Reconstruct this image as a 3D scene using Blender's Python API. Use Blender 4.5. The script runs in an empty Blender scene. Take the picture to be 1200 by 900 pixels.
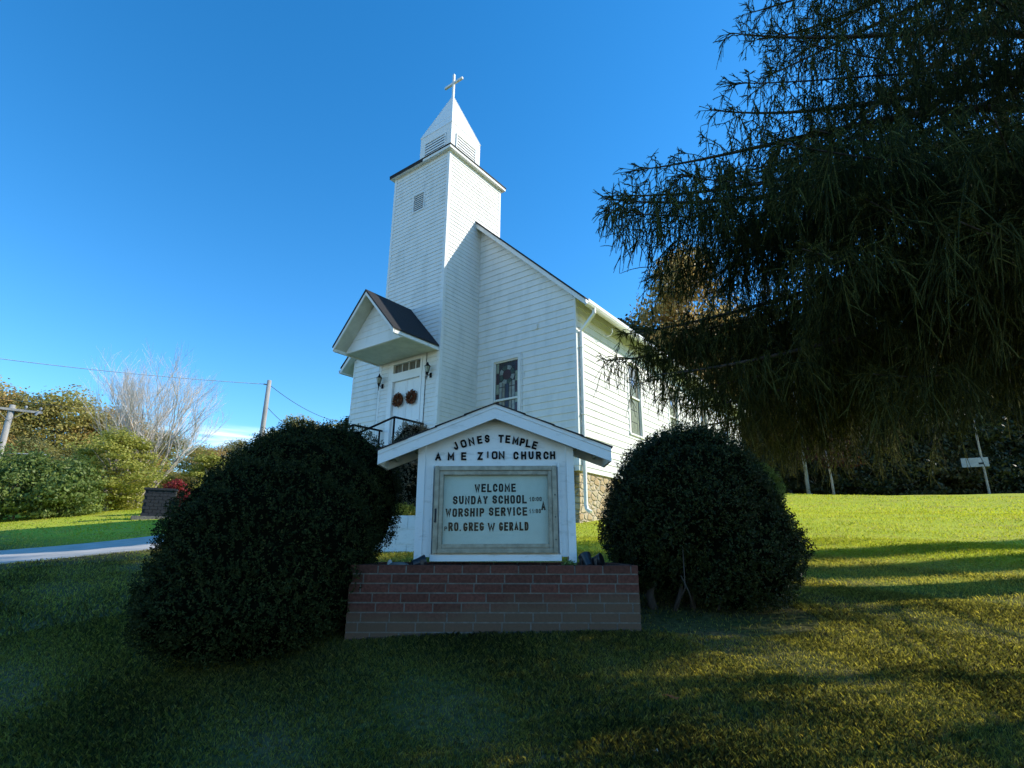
import bpy, math, random
import numpy as np
from math import radians, sin, cos, tan, pi, hypot, atan2
from mathutils import Vector, Matrix

random.seed(7)
RNG = np.random.default_rng(11)
scene = bpy.context.scene
COL = scene.collection

# ------------------------------------------------------------------ camera, sky, sun, exposure
F_PX, PITCH, ROLL = 645.0, radians(16.55), radians(0.6)
cam_data = bpy.data.cameras.new("camera")
cam_data.sensor_width = 36.0
cam_data.lens = F_PX / 1200.0 * 36.0
cam_data.clip_end = 3000.0
cam_data.clip_start = 0.05
camera = bpy.data.objects.new("camera", cam_data)
COL.objects.link(camera)
_F = Vector((0, cos(PITCH), sin(PITCH)))
_R = Vector((1, 0, 0)); _U = _R.cross(_F)
_R2 = _R * cos(ROLL) + _U * sin(ROLL); _U2 = _U * cos(ROLL) - _R * sin(ROLL)
camera.matrix_world = Matrix(((_R2.x, _U2.x, -_F.x, 0), (_R2.y, _U2.y, -_F.y, 0), (_R2.z, _U2.z, -_F.z, 0), (0, 0, 0, 1)))
scene.camera = camera

SUN_AZ, SUN_EL = radians(80.0), radians(31.0)
world = bpy.data.worlds.new("World")
scene.world = world
world.use_nodes = True
wn, wl = world.node_tree.nodes, world.node_tree.links
wn.clear()
sky = wn.new("ShaderNodeTexSky"); sky.sky_type = 'NISHITA'; sky.sun_disc = False
sky.sun_elevation = SUN_EL; sky.sun_rotation = SUN_AZ
sky.air_density = 1.0; sky.dust_density = 0.15; sky.ozone_density = 3.0; sky.altitude = 600
hsv = wn.new("ShaderNodeHueSaturation"); hsv.inputs['Saturation'].default_value = 1.325; hsv.inputs['Value'].default_value = .75
hsv.inputs['Hue'].default_value = 0.497
# wisps of low cloud on the left, by direction in the sky
tc = wn.new("ShaderNodeTexCoord"); sep = wn.new("ShaderNodeSeparateXYZ"); wl.new(tc.outputs['Generated'], sep.inputs[0])
mp = wn.new("ShaderNodeMapping"); mp.inputs['Scale'].default_value = (5, 5, 60); wl.new(tc.outputs['Generated'], mp.inputs[0])
nz = wn.new("ShaderNodeTexNoise"); nz.inputs['Scale'].default_value = 1.6; nz.inputs['Detail'].default_value = 6; wl.new(mp.outputs[0], nz.inputs[0])
rp = wn.new("ShaderNodeValToRGB"); rp.color_ramp.elements[0].position = .42; rp.color_ramp.elements[1].position = .68; wl.new(nz.outputs[0], rp.inputs[0])
band = wn.new("ShaderNodeValToRGB"); wl.new(sep.outputs[2], band.inputs[0])
e = band.color_ramp.elements; e[0].position = .135; e[0].color = (0, 0, 0, 1); e[1].position = .160; e[1].color = (1, 1, 1, 1)
e2 = e.new(.166); e2.color = (1, 1, 1, 1); e3 = e.new(.188); e3.color = (0, 0, 0, 1)
bandx = wn.new("ShaderNodeValToRGB"); mx = wn.new("ShaderNodeMath"); mx.operation = 'MULTIPLY_ADD'; mx.inputs[1].default_value = .5; mx.inputs[2].default_value = .5
wl.new(sep.outputs[0], mx.inputs[0]); wl.new(mx.outputs[0], bandx.inputs[0])
f = bandx.color_ramp.elements; f[0].position = .20; f[0].color = (0, 0, 0, 1); f[1].position = .25; f[1].color = (1, 1, 1, 1)
f2 = f.new(.30); f2.color = (1, 1, 1, 1); f3 = f.new(.34); f3.color = (0, 0, 0, 1)
m1 = wn.new("ShaderNodeMath"); m1.operation = 'MULTIPLY'; wl.new(rp.outputs[0], m1.inputs[0]); wl.new(band.outputs[0], m1.inputs[1])
m2 = wn.new("ShaderNodeMath"); m2.operation = 'MULTIPLY'; wl.new(m1.outputs[0], m2.inputs[0]); wl.new(bandx.outputs[0], m2.inputs[1])
cmx = wn.new("ShaderNodeMix"); cmx.data_type = 'RGBA'; cmx.inputs['B'].default_value = (3.6, 4.1, 4.8, 1)
bg = wn.new("ShaderNodeBackground"); bg.inputs['Strength'].default_value = 0.15
out = wn.new("ShaderNodeOutputWorld")
wl.new(sky.outputs[0], hsv.inputs['Color']); wl.new(hsv.outputs[0], cmx.inputs['A']); wl.new(m2.outputs[0], cmx.inputs['Factor'])
wl.new(cmx.outputs['Result'], bg.inputs['Color']); wl.new(bg.outputs[0], out.inputs['Surface'])

sun_data = bpy.data.lights.new("sun", 'SUN'); sun_data.energy = 2.4; sun_data.angle = radians(0.5); sun_data.color = (1.0, .93, .80)
sun = bpy.data.objects.new("sun", sun_data); COL.objects.link(sun)
SD = Vector((sin(SUN_AZ) * cos(SUN_EL), cos(SUN_AZ) * cos(SUN_EL), sin(SUN_EL)))
sun.rotation_euler = SD.to_track_quat('Z', 'Y').to_euler()
sun.location = SD * 60
vs = scene.view_settings
vs.view_transform = 'Standard'; vs.look = 'None'; vs.gamma = 1; vs.use_curve_mapping = False; vs.exposure = 1.38
scene.render.engine = 'CYCLES'
cy = scene.cycles
cy.max_bounces = 6; cy.diffuse_bounces = 3; cy.transmission_bounces = 4; cy.transparent_max_bounces = 6; cy.glossy_bounces = 2
cy.caustics_reflective = False; cy.caustics_refractive = False
cy.use_denoising = True

# ------------------------------------------------------------------ materials
def nodes_of(m):
    m.use_nodes = True
    return m.node_tree.nodes, m.node_tree.links

def mat(name, c1, c2=None, rough=.7, scale=4.0, bump=0.0, bscale=30.0, detail=4.0, spec=.3, metallic=0.0, stretch=(1, 1, 1), lo=.35, hi=.65, bdist=.01):
    m = bpy.data.materials.new(name); n, l = nodes_of(m); p = n['Principled BSDF']
    p.inputs['Roughness'].default_value = rough; p.inputs['Specular IOR Level'].default_value = spec; p.inputs['Metallic'].default_value = metallic
    tcn = n.new("ShaderNodeTexCoord"); mpn = n.new("ShaderNodeMapping"); mpn.inputs['Scale'].default_value = stretch; l.new(tcn.outputs['Object'], mpn.inputs[0])
    if c2 is None: c2 = tuple(v * .82 for v in c1)
    no = n.new("ShaderNodeTexNoise"); no.inputs['Scale'].default_value = scale; no.inputs['Detail'].default_value = detail; no.inputs['Roughness'].default_value = .65
    l.new(mpn.outputs[0], no.inputs[0])
    r = n.new("ShaderNodeValToRGB"); r.color_ramp.elements[0].position = lo; r.color_ramp.elements[1].position = hi
    r.color_ramp.elements[0].color = (*c2, 1); r.color_ramp.elements[1].color = (*c1, 1)
    l.new(no.outputs[0], r.inputs[0]); l.new(r.outputs[0], p.inputs['Base Color'])
    if bump:
        nb = n.new("ShaderNodeTexNoise"); nb.inputs['Scale'].default_value = bscale; nb.inputs['Detail'].default_value = 5; l.new(mpn.outputs[0], nb.inputs[0])
        b = n.new("ShaderNodeBump"); b.inputs['Strength'].default_value = bump; b.inputs['Distance'].default_value = bdist; l.new(nb.outputs[0], b.inputs['Height']); l.new(b.outputs[0], p.inputs['Normal'])
    return m

def leafmat(name, colors, rough=.5, trans=.3, spec=.35, objrand=0.0, tcol=None, tscale=1.0):
    """foliage: colour from the per-leaf random attribute through a ramp, diffuse + translucent"""
    m = bpy.data.materials.new(name); n, l = nodes_of(m); p = n['Principled BSDF']; o = n['Material Output']
    p.inputs['Roughness'].default_value = rough; p.inputs['Specular IOR Level'].default_value = spec
    a = n.new("ShaderNodeAttribute"); a.attribute_name = "rnd"
    r = n.new("ShaderNodeValToRGB"); el = r.color_ramp.elements
    k = len(colors)
    el[0].color = (*colors[0], 1); el[0].position = 0; el[1].color = (*colors[-1], 1); el[1].position = 1
    for i in range(1, k - 1):
        q = el.new(i / (k - 1)); q.color = (*colors[i], 1)
    src = a.outputs['Fac']
    if objrand:
        oi = n.new("ShaderNodeObjectInfo"); ma = n.new("ShaderNodeMath"); ma.operation = 'MULTIPLY_ADD'; ma.inputs[1].default_value = objrand; l.new(oi.outputs['Random'], ma.inputs[0])
        mb = n.new("ShaderNodeMath"); mb.operation = 'MULTIPLY'; mb.inputs[1].default_value = 1 - objrand; l.new(a.outputs['Fac'], mb.inputs[0]); l.new(mb.outputs[0], ma.inputs[2]); src = ma.outputs[0]
    l.new(src, r.inputs[0]); l.new(r.outputs[0], p.inputs['Base Color'])
    t = n.new("ShaderNodeBsdfTranslucent")
    if tcol:
        mc = n.new("ShaderNodeMix"); mc.data_type = 'RGBA'; mc.blend_type = 'MULTIPLY'; mc.inputs['Factor'].default_value = 1; mc.inputs['B'].default_value = (*tcol, 1)
        l.new(r.outputs[0], mc.inputs['A']); l.new(mc.outputs['Result'], t.inputs['Color'])
    else:
        l.new(r.outputs[0], t.inputs['Color'])
    mxs = n.new("ShaderNodeMixShader"); mxs.inputs[0].default_value = trans
    l.new(p.outputs[0], mxs.inputs[1]); l.new(t.outputs[0], mxs.inputs[2]); l.new(mxs.outputs[0], o.inputs[0])
    return m

M = {}
M['white'] = mat('white_paint', (.76, .76, .735), (.64, .65, .625), rough=.6, scale=2.6, bump=.15, bscale=60, lo=.28, hi=.52, stretch=(1, 1, .35))
M['white_worn'] = mat('white_paint_worn', (.78, .79, .78), (.55, .56, .53), rough=.65, scale=6, bump=.3, bscale=80, lo=.25, hi=.45, stretch=(1, 1, 3))
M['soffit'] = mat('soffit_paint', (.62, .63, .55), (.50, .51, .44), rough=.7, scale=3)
M['shingle'] = mat('asphalt_shingle', (.035, .036, .04), (.02, .02, .024), rough=.95, scale=40, bump=.6, bscale=120)
M['roofedge'] = mat('dark_edge', (.03, .025, .022), rough=.8, scale=20)
M['metal_black'] = mat('black_iron', (.010, .010, .012), rough=.8, scale=30, spec=.08)
M['alu'] = mat('weathered_aluminium', (.36, .34, .27), (.21, .20, .155), rough=.5, scale=14, spec=.5, metallic=.35, stretch=(1, 1, 1), bump=.1)
M['gutter'] = mat('gutter_white', (.82, .83, .82), (.74, .75, .74), rough=.35, scale=2)
M['board_white'] = mat('letter_board', (.68, .71, .69), (.57, .60, .57), rough=.5, scale=3, lo=.3, hi=.6)
M['glass_clear'] = bpy.data.materials.new('case_glass')
n_, l_ = nodes_of(M['glass_clear']); n_.clear()
_o = n_.new("ShaderNodeOutputMaterial"); _t = n_.new("ShaderNodeBsdfTransparent"); _g = n_.new("ShaderNodeBsdfGlossy"); _g.inputs['Roughness'].default_value = .12
_m = n_.new("ShaderNodeMixShader"); _m.inputs[0].default_value = .008; _t.inputs[0].default_value = (.90, .93, .91, 1)
l_.new(_t.outputs[0], _m.inputs[1]); l_.new(_g.outputs[0], _m.inputs[2]); l_.new(_m.outputs[0], _o.inputs[0])
M['letter'] = mat('letter_black', (.008, .008, .009), (.012, .011, .011), rough=.9, scale=20, spec=.02)
M['letter_red'] = mat('letter_faded', (.022, .010, .008), (.008, .008, .009), rough=.9, scale=18, lo=.5, hi=.7, spec=.02)
M['letter_grey'] = mat('letter_grey', (.07, .08, .08), rough=.6, scale=20)
M['soil'] = mat('mulch', (.045, .03, .02), (.015, .01, .008), rough=1, scale=30, bump=1, bscale=60, bdist=.03)
M['bark'] = mat('bark', (.10, .08, .065), (.04, .032, .026), rough=.95, scale=10, bump=1, bscale=25, stretch=(1, 1, .25), bdist=.02)
M['bark_grey'] = mat('grey_bark', (.46, .41, .36), (.28, .245, .21), rough=.95, scale=3)
M['twig_pale'] = mat('pale_twig', (.72, .64, .56), (.52, .46, .40), rough=.95, scale=.8)
M['pole_grey'] = mat('weathered_pole', (.42, .41, .38), (.27, .26, .24), rough=.9, scale=5, stretch=(1, 1, .15), bump=.4)
M['pole_white'] = mat('pale_pole', (.40, .42, .45), (.32, .34, .37), rough=.6, scale=4)
M['stone_dark'] = mat('dark_granite', (.032, .036, .042), (.022, .024, .028), rough=.8, scale=10, bump=.5, bscale=25)
M['concrete'] = mat('concrete', (.52, .51, .47), (.38, .37, .34), rough=.9, scale=5, bump=.3, bscale=50)
M['rock'] = mat('rock', (.22, .21, .19), (.11, .10, .09), rough=.95, scale=14, bump=.8, bscale=30)
M['door'] = mat('door_paint', (.82, .83, .82), (.76, .77, .77), rough=.4, scale=1.5)
M['pane_dark'] = mat('dark_glass', (.05, .055, .055), (.02, .022, .022), rough=.08, scale=5, spec=.8)
M['pane_curtain'] = mat('curtained_glass', (.20, .18, .15), (.07, .07, .06), rough=.2, scale=16, spec=.7, stretch=(1, 1, .1))
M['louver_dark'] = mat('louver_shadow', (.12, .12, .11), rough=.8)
M['wire'] = mat('wire', (.05, .05, .055), rough=.6)
M['wire_white'] = mat('wire_insulation', (.6, .65, .7), rough=.5)
M['tan'] = mat('tan_roof', (.55, .48, .38), (.45, .4, .32), rough=.8)
M['red_paint'] = mat('red_paint', (.35, .02, .03), rough=.5)
M['rubber'] = mat('plastic_black', (.015, .015, .02), rough=.4, spec=.5)

# coloured glass
for nm, c in (('cg_cream', (.26, .25, .20)), ('cg_blue', (.03, .045, .08)), ('cg_dark', (.03, .025, .03)), ('cg_green', (.05, .08, .06)), ('cg_wine', (.06, .02, .03)), ('cg_pale', (.30, .33, .24)), ('cg_white', (.30, .32, .29)), ('cg_sky', (.25, .38, .65))):
    M[nm] = mat(nm, c, tuple(v * .6 for v in c), rough=.25, scale=9, spec=.6)

def rubble_material(name, ca, cb, mortar, scale=3.2):
    m = bpy.data.materials.new(name); n, l = nodes_of(m); p = n['Principled BSDF']; p.inputs['Roughness'].default_value = .95
    tcn = n.new("ShaderNodeTexCoord"); mpn = n.new("ShaderNodeMapping"); mpn.inputs['Scale'].default_value = (1, 1, 1.5); l.new(tcn.outputs['Object'], mpn.inputs[0])
    ns = n.new("ShaderNodeTexNoise"); ns.inputs['Scale'].default_value = 3; l.new(mpn.outputs[0], ns.inputs[0])
    mxv = n.new("ShaderNodeMix"); mxv.data_type = 'RGBA'; mxv.inputs['Factor'].default_value = .12; l.new(mpn.outputs[0], mxv.inputs['A']); l.new(ns.outputs[1], mxv.inputs['B'])
    v = n.new("ShaderNodeTexVoronoi"); v.feature = 'DISTANCE_TO_EDGE'; v.inputs['Scale'].default_value = scale; l.new(mxv.outputs['Result'], v.inputs['Vector'])
    v2 = n.new("ShaderNodeTexVoronoi"); v2.inputs['Scale'].default_value = scale; l.new(mxv.outputs['Result'], v2.inputs['Vector'])
    sp = n.new("ShaderNodeSeparateColor"); l.new(v2.outputs['Color'], sp.inputs[0])
    r1 = n.new("ShaderNodeValToRGB"); r1.color_ramp.elements[0].color = (*ca, 1); r1.color_ramp.elements[1].color = (*cb, 1); l.new(sp.outputs[0], r1.inputs[0])
    r2 = n.new("ShaderNodeValToRGB"); r2.color_ramp.elements[0].position = .02; r2.color_ramp.elements[1].position = .07; l.new(v.outputs[0], r2.inputs[0])
    mc = n.new("ShaderNodeMix"); mc.data_type = 'RGBA'; mc.inputs['A'].default_value = (*mortar, 1); l.new(r1.outputs[0], mc.inputs['B']); l.new(r2.outputs[0], mc.inputs['Factor']); l.new(mc.outputs['Result'], p.inputs['Base Color'])
    r3 = n.new("ShaderNodeValToRGB"); r3.color_ramp.elements[1].position = .16; l.new(v.outputs[0], r3.inputs[0])
    nb = n.new("ShaderNodeTexNoise"); nb.inputs['Scale'].default_value = 25; l.new(mpn.outputs[0], nb.inputs[0])
    ad = n.new("ShaderNodeMath"); ad.operation = 'MULTIPLY_ADD'; ad.inputs[1].default_value = .25; l.new(nb.outputs[0], ad.inputs[0]); l.new(r3.outputs[0], ad.inputs[2])
    b = n.new("ShaderNodeBump"); b.inputs['Strength'].default_value = 1; b.inputs['Distance'].default_value = .05; l.new(ad.outputs[0], b.inputs['Height']); l.new(b.outputs[0], p.inputs['Normal'])
    return m
M['rubble'] = rubble_material('rubble_stone', (.42, .30, .16), (.50, .42, .28), (.50, .44, .33), 4.5)
M['rubble_grey'] = rubble_material('rubble_stone_grey', (.16, .14, .11), (.26, .23, .18), (.24, .22, .19), 4.0)

def brick_mat():
    m = bpy.data.materials.new('brick'); n, l = nodes_of(m); p = n['Principled BSDF']; p.inputs['Roughness'].default_value = .9; p.inputs['Specular IOR Level'].default_value = .2
    a = n.new("ShaderNodeAttribute"); a.attribute_name = "rnd"
    r = n.new("ShaderNodeValToRGB"); r.color_ramp.elements[0].color = (.105, .042, .030, 1); r.color_ramp.elements[1].color = (.145, .055, .040, 1); l.new(a.outputs['Fac'], r.inputs[0])
    tcn = n.new("ShaderNodeTexCoord"); no = n.new("ShaderNodeTexNoise"); no.inputs['Scale'].default_value = 45; no.inputs['Detail'].default_value = 5; l.new(tcn.outputs['Object'], no.inputs[0])
    r0 = n.new("ShaderNodeValToRGB"); r0.color_ramp.elements[0].position = .3; r0.color_ramp.elements[0].color = (.6, .6, .6, 1); r0.color_ramp.elements[1].position = .7; r0.color_ramp.elements[1].color = (1.15, 1.1, 1.1, 1); l.new(no.outputs[0], r0.inputs[0])
    mm = n.new("ShaderNodeMix"); mm.data_type = 'RGBA'; mm.blend_type = 'MULTIPLY'; mm.inputs['Factor'].default_value = 1; l.new(r.outputs[0], mm.inputs['A']); l.new(r0.outputs[0], mm.inputs['B'])
    # splashed mud film: an uneven stain, higher towards the right end
    sp = n.new("ShaderNodeSeparateXYZ"); l.new(tcn.outputs['Object'], sp.inputs[0])
    n2 = n.new("ShaderNodeTexNoise"); n2.inputs['Scale'].default_value = 2.5; n2.inputs['Detail'].default_value = 6; l.new(tcn.outputs['Object'], n2.inputs[0])
    e1 = n.new("ShaderNodeMath"); e1.operation = 'MULTIPLY_ADD'; e1.inputs[1].default_value = .09; l.new(sp.outputs[0], e1.inputs[0]); e1.inputs[2].default_value = .19
    e2 = n.new("ShaderNodeMath"); e2.operation = 'MULTIPLY_ADD'; e2.inputs[1].default_value = .3; l.new(n2.outputs[0], e2.inputs[0]); l.new(e1.outputs[0], e2.inputs[2])
    e3 = n.new("ShaderNodeMath"); e3.operation = 'SUBTRACT'; l.new(e2.outputs[0], e3.inputs[0]); l.new(sp.outputs[2], e3.inputs[1])
    e4 = n.new("ShaderNodeMapRange"); e4.inputs['From Min'].default_value = -.05; e4.inputs['From Max'].default_value = .06; e4.inputs['To Max'].default_value = .72; l.new(e3.outputs[0], e4.inputs[0])
    ms = n.new("ShaderNodeMix"); ms.data_type = 'RGBA'; ms.inputs['B'].default_value = (.125, .086, .056, 1); l.new(e4.outputs[0], ms.inputs['Factor']); l.new(mm.outputs['Result'], ms.inputs['A'])
    l.new(ms.outputs['Result'], p.inputs['Base Color'])
    b = n.new("ShaderNodeBump"); b.inputs['Strength'].default_value = .5; b.inputs['Distance'].default_value = .004; l.new(no.outputs[0], b.inputs['Height']); l.new(b.outputs[0], p.inputs['Normal'])
    return m
M['brick'] = brick_mat()
M['mortar'] = mat('mortar', (.18, .16, .14), (.11, .10, .085), rough=1, scale=20, bump=.5, bscale=80)

def ground_mat():
    m = bpy.data.materials.new('lawn_ground'); n, l = nodes_of(m); p = n['Principled BSDF']; p.inputs['Roughness'].default_value = 1; p.inputs['Specular IOR Level'].default_value = .05
    tcn = n.new("ShaderNodeTexCoord")
    no = n.new("ShaderNodeTexNoise"); no.inputs['Scale'].default_value = .9; no.inputs['Detail'].default_value = 8; no.inputs['Roughness'].default_value = .7; l.new(tcn.outputs['Object'], no.inputs[0])
    def ramp(stops):
        r = n.new("ShaderNodeValToRGB"); e = r.color_ramp.elements; e[0].position, e[0].color = stops[0][0], (*stops[0][1], 1); e[1].position, e[1].color = stops[-1][0], (*stops[-1][1], 1)
        for a, c in stops[1:-1]: q = e.new(a); q.color = (*c, 1)
        l.new(no.outputs[0], r.inputs[0]); return r
    ra = ramp([(.36, (.14, .115, .065)), (.5, (.11, .10, .042)), (.66, (.075, .09, .028))])      # thin turf with thatch and soil, darkened where the lawn lies in shade
    rb = ramp([(.36, (.46, .44, .10)), (.5, (.50, .56, .07)), (.66, (.44, .54, .06))])               # lush open lawn, brightened into a sunlit tone
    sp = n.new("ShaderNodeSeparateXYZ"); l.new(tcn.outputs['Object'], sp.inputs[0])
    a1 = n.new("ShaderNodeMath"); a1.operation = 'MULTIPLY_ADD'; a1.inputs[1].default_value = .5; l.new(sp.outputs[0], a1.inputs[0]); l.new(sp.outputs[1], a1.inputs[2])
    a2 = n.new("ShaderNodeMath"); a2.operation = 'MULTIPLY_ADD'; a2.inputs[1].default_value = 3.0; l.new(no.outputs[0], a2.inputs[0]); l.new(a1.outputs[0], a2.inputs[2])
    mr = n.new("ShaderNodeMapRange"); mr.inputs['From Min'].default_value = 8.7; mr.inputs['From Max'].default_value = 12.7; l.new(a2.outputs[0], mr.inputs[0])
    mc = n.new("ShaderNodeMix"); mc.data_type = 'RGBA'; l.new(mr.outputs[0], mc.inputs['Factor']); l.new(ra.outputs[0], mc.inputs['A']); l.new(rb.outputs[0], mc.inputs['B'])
    n2 = n.new("ShaderNodeTexNoise"); n2.inputs['Scale'].default_value = 22; n2.inputs['Detail'].default_value = 6; l.new(tcn.outputs['Object'], n2.inputs[0])
    r2 = n.new("ShaderNodeValToRGB"); r2.color_ramp.elements[0].position = .3; r2.color_ramp.elements[0].color = (.5, .48, .45, 1); r2.color_ramp.elements[1].position = .65; r2.color_ramp.elements[1].color = (1.1, 1.1, 1, 1); l.new(n2.outputs[0], r2.inputs[0])
    mm = n.new("ShaderNodeMix"); mm.data_type = 'RGBA'; mm.blend_type = 'MULTIPLY'; mm.inputs['Factor'].default_value = 1; l.new(mc.outputs['Result'], mm.inputs['A']); l.new(r2.outputs[0], mm.inputs['B'])
    l.new(mm.outputs['Result'], p.inputs['Base Color'])
    b = n.new("ShaderNodeBump"); b.inputs['Strength'].default_value = .8; b.inputs['Distance'].default_value = .04; l.new(n2.outputs[0], b.inputs['Height']); l.new(b.outputs[0], p.inputs['Normal'])
    return m
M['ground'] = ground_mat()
M['road'] = mat('worn_driveway', (.52, .49, .45), (.40, .375, .34), rough=.9, scale=2, bump=.3, bscale=60)
M['grass'] = leafmat('grass_blades', [(.055, .058, .026), (.19, .185, .06), (.37, .36, .09), (.50, .45, .16), (.30, .36, .05), (.40, .46, .055), (.46, .48, .08), (.44, .37, .15)], rough=.6, trans=.55, spec=.12, tcol=(1.3, 1.25, .5))
M['needle'] = leafmat('spruce_needles', [(.030, .038, .015), (.065, .074, .026), (.16, .17, .05), (.34, .34, .10)], rough=.65, trans=.42, spec=.12, tcol=(1.8, 1.6, .5))
M['spruce_twig'] = mat('spruce_twig', (.10, .08, .06), (.05, .04, .03), rough=.9, scale=12)
M['boxleaf'] = leafmat('boxwood_leaves', [(.008, .013, .004), (.018, .026, .007), (.036, .046, .013), (.075, .080, .026)], rough=.7, trans=.10, spec=.08)
M['hollyleaf'] = leafmat('glossy_bush_leaves', [(.008, .013, .004), (.018, .026, .007), (.036, .046, .013), (.075, .080, .026)], rough=.42, trans=.10, spec=.14)
M['boxcore'] = mat('bush_shade_core', (.006, .007, .004), (.003, .004, .002), rough=1, scale=30, spec=0)  # near-black colour standing in for the shade inside the bushes
M['greenleaf'] = leafmat('bright_shrub_leaves', [(.10, .15, .035), (.16, .22, .05), (.23, .29, .07)], rough=.5, trans=.35)
M['yellowleaf'] = leafmat('yellow_shrub_leaves', [(.22, .24, .03), (.34, .34, .05), (.40, .38, .08)], rough=.5, trans=.4)
M['autumn_gold'] = leafmat('golden_leaves', [(.30, .25, .07), (.42, .34, .08), (.38, .35, .09), (.46, .34, .09)], trans=.42, objrand=.45)
M['autumn_olive'] = leafmat('olive_leaves', [(.19, .18, .06), (.28, .26, .08), (.35, .31, .09), (.38, .30, .12)], trans=.42, objrand=.5)
M['autumn_rust'] = leafmat('rusty_leaves', [(.34, .25, .10), (.46, .32, .10), (.54, .35, .11), (.42, .35, .13)], trans=.42, objrand=.5)
M['yellowgreen'] = leafmat('yellow_green_leaves', [(.24, .26, .05), (.36, .37, .07), (.46, .45, .10)], trans=.4, objrand=.3)
M['woodleaf'] = leafmat('wood_leaves', [(.022, .032, .010), (.035, .045, .014), (.055, .055, .018), (.08, .06, .02)], trans=.25, objrand=.5)
M['redleaf'] = leafmat('red_leaves', [(.18, .015, .02), (.28, .025, .03), (.36, .05, .05)], trans=.35)
M['darkred'] = leafmat('dark_red_leaves', [(.05, .014, .01), (.08, .022, .014), (.10, .03, .02)], trans=.3)
M['dryshrub'] = leafmat('dry_shrub_leaves', [(.06, .065, .04), (.10, .10, .065), (.13, .12, .085), (.16, .14, .10)], rough=.7, trans=.2, spec=.15)
M['wreathleaf'] = leafmat('wreath_leaves', [(.07, .018, .01), (.17, .04, .02), (.27, .09, .035), (.09, .045, .025), (.38, .22, .13)], rough=.6, trans=.1)
M['leaf_orange'] = mat('fallen_leaf_orange', (.42, .11, .025), (.28, .08, .02), rough=.6, scale=60)
M['leaf_pale'] = mat('fallen_leaf_pale', (.42, .36, .26), (.3, .25, .18), rough=.6, scale=60)

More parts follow.
